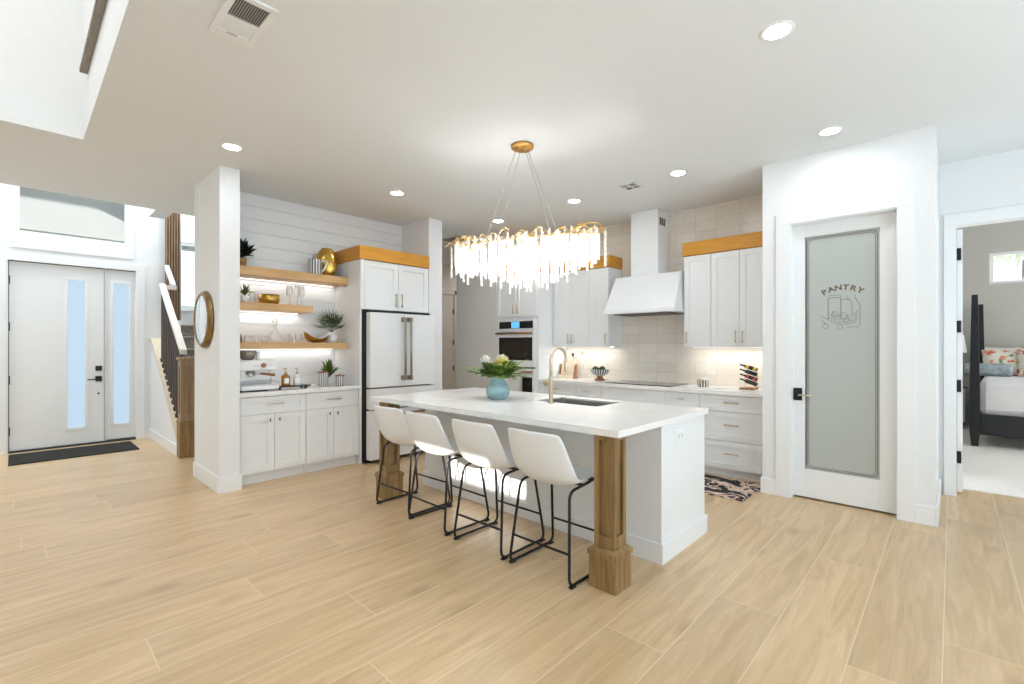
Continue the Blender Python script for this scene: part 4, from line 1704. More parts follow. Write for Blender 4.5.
for k in range(26):
    a = 2 * PI * k / 26 + rc.uniform(-.08, .08)
    p0 = Vector((CXc + SXh * math.cos(a) * .9, CYc + SYh * math.sin(a) * .97, ZR))
    tang = Vector((-SXh * math.sin(a), SYh * math.cos(a), 0)).normalized()
    outw = Vector((math.cos(a), .6 * math.sin(a), 0)).normalized()
    pk = p0 + tang * rc.uniform(.03, .10) + Vector((0, 0, rc.uniform(.07, .15)))
    p2 = p0 + tang * rc.uniform(.08, .16) + outw * rc.uniform(.02, .07) + Vector((0, 0, rc.uniform(-.02, .04)))
    m = MB().tube(bez(p0, pk, p2, 8), [.006, .006, .0055, .005, .005, .0045, .004, .0035, .003], 6)
    q0 = bez(p0, pk, p2, 8)[4]
    m.tube(bez(q0, q0 + Vector((0, 0, .05)) - outw * .03, q0 - outw * rc.uniform(.04, .08) + tang * .03 + Vector((0, 0, .0)), 6), .0035, 5)
    part('twig', m, 'goldtwig', r)
# a larger twig loop at each end
for s in (-1, 1):
    yE = CYc + s * SYh
    pts = [(CXc + .13 * math.cos(t), yE - s * .07 + .11 * math.sin(t), ZR + .045 + .015 * math.sin(2 * t)) for t in [2 * PI * k / 20 for k in range(20)]]
    m = MB().tube(pts, .0055, 6, closed=True)
    m.tube(bez((CXc, yE, ZR + .02), (CXc, yE + s * .03, ZR + .08), (CXc, yE + s * .075, ZR + .02), 6), .0045, 6)
    part('twig', m, 'goldtwig', r)


def strand_mesh(seed, length):
    rs = random.Random(seed)
    m = MB()
    prof = []
    z = 0.0
    while z > -length:
        h = rs.uniform(.007, .013)
        rad = rs.uniform(.0075, .0125)
        prof += [(rad * .45, z), (rad, z - h * .35), (rad * .95, z - h * .7)]
        z -= h
    prof.append((.002, z))
    m.lathe(prof, (0, 0, 0), 6, smooth=False)
    # knock vertices about so the beads look like rough crystal
    for i, p in enumerate(m.v):
        m.v[i] = Vector((p.x * rs.uniform(.7, 1.25), p.y * rs.uniform(.7, 1.25), p.z))
    me = bpy.data.meshes.new('crystal_strand')
    me.from_pydata([tuple(p) for p in m.v], [], m.f)
    me.update()
    me.materials.append(M['crystal'])
    return me, m


LENS = [.20, .24, .28, .32, .36, .40]
kinds = [strand_mesh(20 + i, l) for i, l in enumerate(LENS)]
rest = MB()
pos = []
for k in range(100):
    a = 2 * PI * k / 100 + rc.uniform(-.02, .02)
    pos.append((CXc + (SXh + rc.uniform(-.01, .045)) * math.cos(a), CYc + (SYh + rc.uniform(-.02, .03)) * math.sin(a), True))
for k in range(80):
    a = rc.uniform(0, 2 * PI)
    q = rc.uniform(.15, .92)
    pos.append((CXc + SXh * q * math.cos(a), CYc + SYh * q * math.sin(a), False))
pos[25] = (CXc, CYc + SYh + .065, True)
pos[75] = (CXc, CYc - SYh - .065, True)
for i, (x, y, outer) in enumerate(pos):
    e = abs(y - CYc) / SYh
    base_l = .385 - .145 * e * e
    want = base_l * rc.uniform(.72, 1.05)
    idx = min(range(6), key=lambda j: abs(LENS[j] - want))
    zt = ZR + rc.uniform(-.03, .06)
    if i in (25, 75):
        idx, zt = 2, ZR + .018
    me, mb_ = kinds[idx]
    rot = rc.uniform(0, 6.28)
    if outer and i < 96:
        o = bpy.data.objects.new('crystal_strand', me)
        COL.objects.link(o)
        o.parent = r
        o.location = (x - CXc, y - CYc, zt - 2.2)
        o.rotation_euler = (0, 0, rot)
    else:
        T = Matrix.Translation((x, y, zt)) @ Matrix.Rotation(rot, 4, 'Z')
        rest.add([T @ p for p in mb_.v], mb_.f)
part('inner_crystal_strands', rest, 'crystal', r, None, 'stuff')
for k, yy in enumerate((-.5, -.33, -.16, .0, .16, .33, .5)):
    xx = .05 * (-1) ** k
    m = MB().sphere((CXc + xx, CYc + yy, ZR + .025), .016, 10, 8)
    part('bulb', m, 'bulb', r)
    link_light('bulb_glow', 'POINT', (xx, yy, ZR - .20 - 2.2), None, 3.3, (.98, .98, 1.0), .03, parent=r)

bpy.data.objects['chandelier'].rotation_euler = (0, 0, .296)

# ================================================================== DOWNLIGHTS, VENTS


def make_downlight(label):
    r = thing('recessed_light', label, 'ceiling light', (0, 0, 0), 'round recessed ceiling lights')
    m = MB().lathe([(.062, .0), (.063, -.004), (.082, -.004), (.085, .0)], (0, 0, 0), 28, flat_end=False)
    part('trim_ring', m, 'trim', r)
    m = MB().lathe([(.0001, -.0025), (.063, -.0025), (.063, .0)], (0, 0, 0), 28)
    part('lens', m, 'lens', r)
    return r


dl = [(2.785, .68, 'round recessed ceiling light nearest the top edge of the photo, largest of its kind'),
      (4.364, .694, 'round recessed ceiling light in front of the pantry door wall'),
      (4.41, 1.938, 'round recessed ceiling light above the right upper cabinets'),
      (4.44, 3.19, 'round recessed ceiling light in front of the hood chimney'),
      (4.448, 4.444, 'round recessed ceiling light above the left half of the chandelier'),
      (2.874, 4.438, 'round recessed ceiling light in front of the fridge'),
      (1.255, 4.427, 'round recessed ceiling light beside the column')]
d0 = make_downlight(dl[0][2])
for i, (x, y, lab) in enumerate(dl):
    o = d0 if i == 0 else dup(d0, (x, y, CEIL), None, lab)
    o.location = (x, y, CEIL)

# big ceiling register
r = thing('ceiling_vent', 'large white ceiling vent with one dark louvred half near the top edge', 'vent', (.81, 2.66, CEIL - .012))
m = MB()
x0, x1, y0, y1 = .70, .907, 2.455, 2.86
zc0, zc1 = CEIL - .012, CEIL
for (xa, xb, ya, yb) in ((x0, x0 + .03, y0, y1), (x1 - .03, x1, y0, y1), (x0 + .03, x1 - .03, y0, y0 + .035), (x0 + .03, x1 - .03, y1 - .06, y1), (x0 + .03, x1 - .03, 2.655, 2.67)):
    m.box(xa, xb, ya, yb, zc0, zc1, .002)
part('frame', m, 'trim', r)
part('cover_plate', MB().box(x0 + .03, x1 - .03, 2.67, y1 - .06, CEIL - .008, CEIL), 'ceil', r)
m = MB()
m.box(x0 + .03, x1 - .03, y0 + .035, 2.655, CEIL - .002, CEIL)
part('backing', m, 'grille', r)
m = MB()
for k in range(13):
    xx = x0 + .037 + k * .0112
    m.prism([(xx, CEIL - .009), (xx + .006, CEIL - .003), (xx + .0075, CEIL - .004), (xx + .0015, CEIL - .010)], 'Y', y0 + .035, 2.655)
part('louver', m, 'louver', r)
part('lever', MB().box(x0 + .07, x0 + .12, y1 - .062, y1 - .056, CEIL - .016, CEIL - .010), 'louver', r)
r = thing('ceiling_vent', 'small white ceiling vent in front of the range hood', 'vent', (4.43, 2.46, CEIL - .01))
m = MB()
x0, x1, y0, y1 = 4.33, 4.53, 2.365, 2.55
m.box(x0, x1, y0, y0 + .015, CEIL - .01, CEIL)
m.box(x0, x1, y1 - .015, y1, CEIL - .01, CEIL)
m.box(x0, x0 + .015, y0, y1, CEIL - .01, CEIL)
m.box(x1 - .015, x1, y0, y1, CEIL - .01, CEIL)
m.box((x0 + x1) / 2 - .006, (x0 + x1) / 2 + .006, y0, y1, CEIL - .01, CEIL)
m.box(x0, x1, 2.45, 2.462, CEIL - .01, CEIL)
part('frame', m, 'trim', r)
part('backing', MB().box(x0 + .01, x1 - .01, y0 + .01, y1 - .01, CEIL - .002, CEIL), 'grille', r)
m = MB()
for k in range(5):
    for (ya, yb) in ((y0 + .015, 2.45),):
        xx = x0 + .02 + k * .035
        m.box(xx, xx + .006, ya, yb, CEIL - .008, CEIL - .003)
m.box(x0 + .015, (x0 + x1) / 2 - .006, 2.462, y1 - .015, CEIL - .007, CEIL - .004)
part('louver', m, 'louver', r)
r = thing('return_vent', 'wide tan return air grille on the hall ceiling', 'vent', (4.76, 5.68, CEIL - .012))
m = MB()
x0, x1, y0, y1 = 4.56, 4.95, 5.42, 5.93
for (xa, xb, ya, yb) in ((x0, x0 + .025, y0, y1), (x1 - .025, x1, y0, y1), (x0, x1, y0, y0 + .03), (x0, x1, y1 - .03, y1)):
    m.box(xa, xb, ya, yb, CEIL - .012, CEIL)
part('frame', m, 'trim', r)
part('backing', MB().box(x0 + .02, x1 - .02, y0 + .02, y1 - .02, CEIL - .003, CEIL), 'tanlouver', r)
m = MB()
for k in range(12):
    xx = x0 + .035 + k * .028
    m.box(xx, xx + .004, y0 + .03, y1 - .03, CEIL - .011, CEIL - .002)
part('louver', m, 'louver', r)

# ================================================================== PANTRY DOOR
DX = 4.868
r = struct_root('door_1', 'white pantry door with tall frosted glass reading PANTRY', 'door', (DX, .69, 0))
m = MB()
m.box(DX, DX + .04, .965, 1.072, .015, 2.455, .002)
m.box(DX, DX + .04, .325, .432, .015, 2.455, .002)
m.box(DX, DX + .04, .432, .965, 2.348, 2.455, .002)
m.box(DX, DX + .04, .432, .965, .015, .265, .002)
part('door_frame', m, 'trim', r)
g = part('frosted_glass', MB().box(DX + .014, DX + .020, .432, .952, .265, 2.348), 'frost_pantry', r, 'frosted glass panel')
m = MB().box(DX + .014, DX + .020, .952, .965, .265, 2.348)
part('clear_border', m, 'glass', r)
m = MB()
for (ins, rad) in ((.016, .0024), (.029, .0018)):
    ya, yb, za, zb = .432 + ins, .965 - ins, .265 + ins, 2.348 - ins
    cz = .035
    px_ = DX + .013
    loop = [(px_, ya + cz, za), (px_, yb - cz, za), (px_, yb - cz * .5, za + cz * .15), (px_, yb - cz * .15, za + cz * .5), (px_, yb, za + cz), (px_, yb, zb - cz), (px_, yb - cz * .15, zb - cz * .5), (px_, yb - cz * .5, zb - cz * .15),
            (px_, yb - cz, zb), (px_, ya + cz, zb), (px_, ya + cz * .5, zb - cz * .15), (px_, ya + cz * .15, zb - cz * .5), (px_, ya, zb - cz), (px_, ya, za + cz), (px_, ya + cz * .15, za + cz * .5), (px_, ya + cz * .5, za + cz * .15)]
    m.tube(loop, rad, 6, closed=True, smooth=False)
part('etched_border', m, 'etch', r, 'bronze double border line')


def text_mesh(body, size, extrude=.0006):
    cu = bpy.data.curves.new('glyph', 'FONT')
    cu.body = body
    cu.size = size
    cu.extrude = extrude
    cu.offset = .0018
    cu.align_x = 'CENTER'
    ob = bpy.data.objects.new('glyph', cu)
    COL.objects.link(ob)
    dg = bpy.context.evaluated_depsgraph_get()
    me = bpy.data.meshes.new_from_object(ob.evaluated_get(dg))
    vs = [v.co.copy() for v in me.vertices]
    fs = [tuple(p.vertices) for p in me.polygons]
    bpy.data.objects.remove(ob)
    bpy.data.curves.remove(cu)
    bpy.data.meshes.remove(me)
    return vs, fs


m = MB()
word = 'PANTRY'
R_ = .26
cy_, cz_ = .69, 1.885 - R_
for i, chx in enumerate(word):
    vs, fs = text_mesh(chx, .062)
    th = (i - 2.5) * -.215        # along the arc, reading from left (larger Y) to right
    for k, p in enumerate(vs):
        # glyph x runs towards -Y, glyph y runs outwards
        gx, gy = p.x * 1.15, p.y
        rad = R_ - .03 + gy
        ang = PI / 2 - (-th) * 1.0
        cx0 = rad * math.sin(th)
        yy = cy_ + rad * math.sin(th) - gx * math.cos(th)
        z_ = cz_ + rad * math.cos(th) + gx * math.sin(th)
        vs[k] = Vector((DX + .0132 - p.z, yy, z_))
    m.add(vs, fs)
part('lettering', m, 'etch', r, 'arched bronze letters PANTRY')
# etched still life: jar, bottle, bread board, fruit
m = MB()
ex = DX + .0128


def ln(pts, rad=.0014, closed=False):
    m.tube([(ex, y, z) for y, z in pts], rad, 5, closed=closed, smooth=False)


ln([(.79, 1.60), (.79, 1.775), (.783, 1.79), (.705, 1.79), (.698, 1.775), (.698, 1.62)], .002)
ln([(.787, 1.795), (.787, 1.81), (.70, 1.81), (.70, 1.795)], .0014)
ln([(.695, 1.77), (.63, 1.77)], .0014)
ln([(.655, 1.80), (.655, 1.78), (.62, 1.74), (.62, 1.64)], .0014)
ln([(.60, 1.80), (.60, 1.78), (.575, 1.74), (.565, 1.72), (.565, 1.56), (.58, 1.535), (.66, 1.53)], .0014)
for k in range(5):
    zz = 1.555 + .018 * k
    ln([(.80 - .012 * k, zz + .05), (.74, zz + .012), (.66, zz), (.60, zz + .02), (.58, zz + .045)], .0013)
for (yc, zc, rr) in ((.81, 1.545, .022), (.705, 1.535, .02), (.68, 1.63, .028), (.74, 1.645, .024), (.66, 1.59, .02)):
    ln([(yc + rr * math.cos(2 * PI * k / 14), zc + rr * math.sin(2 * PI * k / 14)) for k in range(14)], .0013, True)
ln([(.845, 1.60), (.825, 1.585), (.81, 1.56)], .0013)
ln([(.80, 1.61), (.83, 1.62), (.845, 1.645)], .0013)
part('etched_still_life', m, 'etch', r, 'bronze line drawing of jars and food')
pl = part('lock_plate', MB().box(DX - .008, DX, .985, 1.052, .878, .99, .002), 'black', r, 'black square rose')
h = MB().tube([(DX - .006, 1.0, .93), (DX - .05, 1.0, .93)], .009, 10)
h.tube(rounded_path([(DX - .05, 1.008, .93), (DX - .05, .90, .932)], .01), .0075, 10)
part('lever', h, 'champagne', pl, 'champagne lever handle')
m = MB()
m.box(DX + .05, DX + .06, .2, 1.18, 0, .001)
# pantry shelving seen as dark bands through the clear border
r = thing('pantry_shelving', 'shelves inside the closed pantry, glimpsed at the clear left edge of the door glass', 'shelf', (5.55, .69, 0))
for k in range(5):
    part('shelf_board', MB().box(5.40, 5.745, .205, 1.153, .45 + k * .45, .475 + k * .45), 'trim', r)
part('shelf_side', MB().box(5.40, 5.745, 1.155, 1.178, 0, 2.4), 'trim', r)

# switch plates
m = MB().box(1.296, 1.3025, 5.155, 5.225, 1.06, 1.175, .002)
r = thing('light_switch', 'white light switch plate on the column below the round mirror', 'switch', (1.287, 5.19, 1.06))
part('plate', m, 'trim', r)
part('rocker', MB().box(1.293, 1.2965, 5.172, 5.208, 1.085, 1.15, .001), 'cab', r)
r = thing('light_switch', 'white light switch plate on the corner left of the bedroom doorway', 'switch', (5.15, .085, 1.44))
part('plate', MB().box(5.05, 5.17, .083, .0905, 1.44, 1.555, .002), 'trim', r)
part('rocker', MB().box(5.075, 5.105, .080, .0835, 1.465, 1.53, .001), 'cab', r)

# ================================================================== ROUND MIRROR
MXX, MYY, MZZ = 1.301, 5.40, 1.632
r = thing('wall_mirror', 'round convex mirror in a deep antique bronze frame on the column', 'mirror', (MXX, MYY, MZZ))
m = MB().lathe([(.278, 0.0), (.285, -.010), (.275, -.034), (.255, -.050), (.238, -.052), (.232, -.042), (.232, -.015), (.0001, -.015)], (MXX, MYY, MZZ), 48, axis='X')
part('frame', m, 'bronze', r)
m = MB().lathe([(.236, -.044), (.20, -.047), (.12, -.051), (.0001, -.053)], (MXX, MYY, MZZ), 48, axis='X', flat_end=False)
part('mirror_glass', m, 'mirror', r)

# ================================================================== ENTRY
r = struct_root('door_2', 'white front door with a narrow frosted pane and matching sidelight', 'door', (.55, EY, 0))
DY = EY + .05


def lite_slab(x0, x1, z0, z1, gx0, gx1, gz0, gz1):
    m = MB()
    m.box(x0, gx0, DY, DY + .045, z0, z1)
    m.box(gx1, x1, DY, DY + .045, z0, z1)
    m.box(gx0, gx1, DY, DY + .045, z0, gz0)
    m.box(gx0, gx1, DY, DY + .045, gz1, z1)
    return m


slab = part('door_slab', lite_slab(-.052, .868, .02, 2.463, .49, .672, .245, 2.275), 'trim', r)
side = part('sidelight', lite_slab(.892, 1.222, .03, 2.463, .968, 1.150, .245, 2.275), 'trim', r)
for (par, gx0, gx1) in ((slab, .49, .672), (side, .968, 1.150)):
    m = MB()
    for (xa, xb, za, zb) in ((gx0 - .032, gx0 + .004, .213, 2.307), (gx1 - .004, gx1 + .032, .213, 2.307), (gx0, gx1, .213, .249), (gx0, gx1, 2.271, 2.307)):
        m.box(xa, xb, DY - .012, DY + .002, za, zb, .003)
    part('glazing_bead', m, 'trim', par)
    part('frosted_pane', MB().box(gx0, gx1, DY + .02, DY + .024, .245, 2.275), 'doorglass', par, 'frosted blue-white pane')
part('door_jamb', MB().box(-.075, -.06, EY + .001, EY + .15, 0, 2.475).box(1.222, 1.2249, EY + .001, EY + .15, 0, 2.475).box(.874, .886, EY + .03, EY + .15, 0, 2.475), 'trim', r)
part('door_gap', MB().box(-.06, -.0525, DY + .006, DY + .04, .02, 2.468).box(-.06, 1.222, DY + .006, DY + .04, 2.464, 2.4745).box(.8685, .8735, DY + .006, DY + .04, .02, 2.464), 'shadow_gap', r)
part('threshold', MB().box(-.06, 1.222, EY - .01, EY + .15, 0, .018), 'shadow_gap', r, 'black threshold')
m = MB()
for zc in (.27, .93, 1.62, 2.22):
    hg = MB().box(-.068, -.045, DY - .014, DY + .004, zc - .055, zc + .055, .002)
    part('hinge', hg, 'black', slab)
part('deadbolt', MB().box(.775, .845, DY - .02, DY, 1.02, 1.09, .003), 'black', slab)
pl = part('lock_plate', MB().box(.775, .845, DY - .02, DY, .87, .945, .003), 'black', slab)
m = MB().tube([(.81, DY - .02, .905), (.81, DY - .055, .905)], .009, 8)
m.tube([(.815, DY - .055, .905), (.69, DY - .055, .90)], .008, 8)
part('lever', m, 'black', pl)
part('peephole', MB().lathe([(.0001, -.006), (.013, -.006), (.013, 0)], (.81, DY, .70), 14, axis='Y'), 'black', slab)
m = MB().box(-.055, 1.13, 7.83, 8.56, .001, .013, .004)
single('doormat', m, 'rugdark', 'long charcoal ribbed mat on the floor before the front door', 'doormat', (.55, 8.2, 0))

# porch outside
m = MB()
m.box(-9, 4.6, 11.0, 11.2, 3.28, 6.2)
m.box(-9, 4.6, 8.95, 11.0, 6.0, 6.2)  # unseen stretch added at the left to shade the beam from the sun
single('porch_roof', m, 'grey_soffit', 'grey porch beam seen through the high window above the front door', 'porch', (.5, 11, 3.28))
m = MB().box(1.42, 1.75, 10.75, 11.1, -.1, 3.28, .01)
single('porch_column', m, 'stone', 'grey stone porch column at the right edge of the high entry window', 'column', (1.58, 10.9, -.1))
m = MB().box(-60, 80, 9.0, 120, -.4, -.13)
struct('ground', m, 'grass', 'lawn outside')
r = thing('neighbouring_house', 'pale neighbouring house low in the stair landing window', 'house', (12, 52, -.13))
part('house_wall', MB().box(4.0, 20, 50, 58, -.13, 4.9), 'siding', r)
m = MB().prism([(3.4, 4.9), (20.6, 4.9), (18.4, 5.8), (5.6, 5.8)], 'Y', 49.4, 58.6)
part('roof', m, 'roof', r)
for k in range(5):
    part('window', MB().box(5.2 + k * 2.9, 6.6 + k * 2.9, 49.96, 50.0, 3.0, 4.4), 'grille', r)

# ================================================================== STAIRS
RS, RN, Y0 = .19, .245, 7.035
r = thing('staircase', 'carpeted taupe staircase rising behind the column', 'stairs', (2.0, Y0, 0))
for i in range(9):
    ys = Y0 + RN * i
    m = MB()
    sx = 1.492 if ys + RN + .01 < EY else 1.664
    m.box(sx, 2.598, ys, ys + RN + .005, RS * i if i else 0, RS * (i + 1) - .02)
    m.box(sx, 2.598, ys - .028, ys + RN + .005, RS * (i + 1) - .032, RS * (i + 1), .012)
    part('step', m, 'staircarpet', r)
part('landing', MB().box(1.665, 2.598, Y0 + RN * 9 + .006, 9.998, RS * 9 - .2, RS * 9), 'staircarpet', r)
r = thing('stair_railing', 'stair railing with dark balusters, pale handrail and stained square newel', 'railing', (1.44, 6.93, 0))
# stringer cap
m = MB()
ca = [(6.995, kz(6.995) - .02), (8.60, kz(8.60) - .02), (8.74, kz(8.60) - .02), (8.74, kz(8.60) + .018), (8.585, kz(8.60) + .018), (6.995, kz(6.995) + .03)]
m.prism(ca, 'X', 1.372, 1.505)
part('stringer_cap', m, 'stringer', r, 'pale wooden cap')
hz = lambda y: 1.235 + .76 * (y - 6.90)
for k in range(12):
    y = 7.10 + k * .098
    zb = kz(y) + .01
    b_ = part('baluster', MB().box(1.423, 1.457, y - .017, y + .017, zb, hz(y) - .01), 'baluster', r)
    part('shoe', MB().box(1.412, 1.468, y - .03, y + .03, zb - .02, zb + .05, .006), 'baluster', b_)
m = MB()
m.prism([(6.98, hz(6.98) - .03), (8.21, hz(8.21) - .03), (8.21, hz(8.21) + .03), (6.98, hz(6.98) + .03)], 'X', 1.405, 1.475)
m.box(1.4755, 1.60, 8.15, 8.215, hz(8.18) - .03, hz(8.18) + .03, .004)
m.prism([(8.216, hz(8.216) - .03), (8.65, hz(8.65) - .03), (8.65, hz(8.65) + .03), (8.216, hz(8.216) + .03)], 'X', 1.545, 1.60)
part('handrail', m, 'rail', r, 'pale handrail')
nx0, nx1, ny0, ny1 = 1.385, 1.525, 6.85, 6.99
m = MB()
m.box(nx0 + .022, nx1 - .022, ny0 + .022, ny1 - .022, .44, 1.20)
st = .034
for (xa, ya) in ((nx0, ny0), (nx1 - st, ny0), (nx0, ny1 - st), (nx1 - st, ny1 - st)):
    m.box(xa, xa + st, ya, ya + st, .44, 1.20)
m.box(nx0 + .0008, nx1 - .0008, ny0 + .0008, ny1 - .0008, .44, .53)
m.box(nx0 + .0008, nx1 - .0008, ny0 + .0008, ny1 - .0008, 1.12, 1.20)
nw = part('newel_post', m, 'newel', r, 'square stained newel with recessed panels')
part('plinth', MB().box(nx0 - .012, nx1 + .012, ny0 - .012, ny1 + .012, 0, .445, .003), 'post', nw)
part('cap', MB().box(nx0 - .02, nx1 + .02, ny0 - .02, ny1 + .02, 1.20, 1.235, .006), 'newel', nw)
r = thing('slat_screen', 'tall vertical wood slat screen beside the stair landing window', 'screen', (1.65, 8.72, 1.33))
part('backing_panel', MB().box(1.563, 1.752, 8.690, 8.715, 1.765, 5.4), 'slatback', r)
for k in range(6):
    xx = 1.563 + k * .0335
    part('slat', MB().box(xx, xx + .019, 8.655, 8.6895, 1.765, 5.4), 'slat', r)
part('base_rail', MB().box(1.563, 1.752, 8.655, 8.715, RS * 7 + .001, 1.764), 'trim', r, 'white base')

# loft ledge (weathered wood cap of the upper railing)
r = thing('loft_ledge', 'weathered wooden ledge on the bright upper wall at the top left corner', 'ledge', (.36, 3.0, 3.44))
part('lower_board', MB().box(.333, .379, .6, 4.80, 3.44, 3.468), 'capwood', r)
part('upper_board', MB().box(.352, .379, .6, 4.78, 3.472, 3.56), 'capwood', r)

# ================================================================== HALL DOOR
r = struct_root('door_3', 'greige hall door with black hinges behind the fridge wall', 'door', (6.0, 7.7, 0))
part('door_slab', MB().box(5.56, 6.375, 7.712, 7.752, .01, 2.44), 'hallwall', r)
m = MB()
m.box(5.45, 5.55, 7.68, 7.70, 0, 2.55, .003)
m.box(6.39, 6.49, 7.68, 7.70, 0, 2.55, .003)
m.box(5.45, 6.49, 7.68, 7.70, 2.452, 2.56, .003)
part('door_casing', m, 'hallwall', r)
for zc in (.4, .9, 1.45, 2.1):
    part('hinge', MB().box(6.362, 6.392, 7.696, 7.714, zc - .055, zc + .055), 'grille', r)

# ================================================================== BEDROOM
r = struct_root('door_4', 'white bedroom door standing open, seen edge-on with black hinges', 'door', (6.0, -.05, 0))
part('door_slab', MB().box(6.005, 6.86, -.072, -.034, .015, 2.45), 'trim', r)
for zc in (.34, 1.0, 1.55, 2.22):
    part('hinge', MB().box(5.978, 6.004, -.062, -.031, zc - .055, zc + .055, .003), 'black', r)
m = MB().tube([(6.79, -.072, .94), (6.79, -.118, .94)], .009, 8)
m.tube([(6.79, -.118, .94), (6.68, -.118, .94)], .008, 8)
part('lever', m, 'black', r)

r = thing('bed', 'black four-poster bed with white bedding beyond the doorway', 'bed', (10.1, -1.1, 0))
for (x, y, hh) in ((9.0, -.225, 2.07), (11.15, -.225, 2.07), (9.0, -2.0, 2.07), (11.15, -2.0, 2.07)):
    vs = []
    for (zz, w_) in ((.006, .035), (.20, .05), (.46, .05), (.95, .048), (hh, .030)):
        vs += [(x - w_, y - w_, zz), (x + w_, y - w_, zz), (x + w_, y + w_, zz), (x - w_, y + w_, zz)]
    fs = [(3, 2, 1, 0), (16, 17, 18, 19)]
    for i in range(4):
        for k in range(4):
            j = (k + 1) % 4
            fs.append((i * 4 + k, i * 4 + j, i * 4 + 4 + j, i * 4 + 4 + k))
    m = MB().add(vs, fs)
    part('bedpost', m, 'bedblack', r)
part('footboard', MB().box(8.975, 9.025, -1.95, -.275, .17, .45, .006), 'bedblack', r)
part('side_rail', MB().box(9.05, 11.1, -.27, -.235, .17, .45, .006), 'bedblack', r)
part('side_rail', MB().box(9.05, 11.1, -1.99, -1.955, .17, .45, .006), 'bedblack', r)
part('headboard', MB().box(11.12, 11.18, -1.95, -.275, .30, 1.22, .01), 'bedblack', r)
part('mattress', MB().box(9.06, 11.08, -1.93, -.285, .40, .70, .05), 'duvet', r)
m = MB()
m.box(9.035, 10.95, -1.955, -.262, .44, .90, .07)
part('duvet', m, 'duvet', r, 'smooth white duvet')


r.rotation_euler = (0, 0, -.059)
r.location = (10.1 - .054, -1.1 - .065, 0)


def pillow(name, c, sx, sy, sz, tilt, mat, label, grp):
    bm = bmesh.new()
    bmesh.ops.create_grid(bm, x_segments=12, y_segments=12, size=1.0)
    top = list(bm.verts)
    mb = MB()
    vs = []
    fs = []
    n = 12
    for side in (1, -1):
        for i in range(n + 1):
            for j in range(n + 1):
                u, v = -1 + 2 * i / n, -1 + 2 * j / n
                th = (max(0, 1 - abs(u) ** 2.6) * max(0, 1 - abs(v) ** 2.6)) ** .5
                pin = 1 - .10 * (abs(u) * abs(v)) ** 1.5 + .0
                ex_ = 1 - .06 * (1 - abs(v) ** 2)
                vs.append((side * sx * th, u * sy * (1 - .05 * (1 - v * v)), v * sz * (1 - .05 * (1 - u * u))))
    for s in range(2):
        o_ = s * (n + 1) ** 2
        for i in range(n):
            for j in range(n):
                a = o_ + i * (n + 1) + j
                fs.append((a, a + 1, a + n + 2, a + n + 1))
    bm.free()
    mb.add(vs, fs, True)
    T = Matrix.Translation(c) @ Matrix.Rotation(tilt, 4, 'Y')
    mb.transform(T)
    return single(name, mb, mat, label, 'pillow', c, grp)


PG = 'pillows on the bed'
pillow('pillow', (10.93, -0.72, 1.130), .08, .33, .23, .30, 'pillow', 'ivory pillow at the back of the bed, left one nearest the bedpost', PG)
pillow('pillow', (10.93, -1.45, 1.130), .08, .33, .23, .30, 'pillow', 'ivory pillow at the back of the bed, cut by the right photo edge', PG)
pillow('throw_pillow', (10.70, -0.60, 1.110), .07, .25, .21, .35, 'floral', 'floral cushion partly hidden behind the bedpost', PG)
pillow('throw_pillow', (10.60, -0.98, 1.135), .08, .25, .24, .38, 'floral', 'floral cushion with orange flowers right of the bolster', PG)
m = MB().lathe([(.0001, -.27), (.07, -.27), (.09, -.26), (.098, -.235), (.098, .235), (.09, .26), (.07, .27), (.0001, .27)], (10.42, -.40, 1.0), 24, axis='Y')
single('bolster', m, 'bolster', 'blue grey bolster cushion lying on the bed behind the bedpost', 'cushion', (10.42, -.40, .90))
r = thing('nightstand', 'small nightstand half hidden behind the open bedroom door', 'nightstand', (11.0, .2, 0))
part('cabinet', MB().box(10.78, 11.25, -.16, .5, .10, .62, .006), 'pillow', r)
part('drawer', MB().box(10.76, 10.78, -.14, .48, .36, .59, .003), 'pillow', r)
for (x, y) in ((10.82, -.12), (11.2, -.12), (10.82, .46), (11.2, .46)):
    part('leg', MB().box(x - .02, x + .02, y - .02, y + .02, .006, .10), 'bedblack', r)
r = thing('table_lamp', 'table lamp with white shade barely visible beside the bedroom door', 'lamp', (11.0, .0, .62))
part('lamp_base', MB().lathe([(.07, .62), (.07, .64), (.02, .66), (.045, .80), (.05, .95), (.02, 1.10), (.012, 1.26)], (11.0, .0, 0), 16), 'ceramic', r)
part('lamp_shade', MB().lathe([(.185, 1.26), (.145, 1.56)], (11.0, .0, 0), 20, flat_end=False), 'lampshade', r)

# ================================================================== RUG
m = MB().box(4.375, 5.02, 1.335, 2.75, .001, .011, .003)
single('kitchen_rug', m, 'rug', 'black and blush floral runner rug before the kitchen drawers', 'rug', (4.7, 2.0, 0))

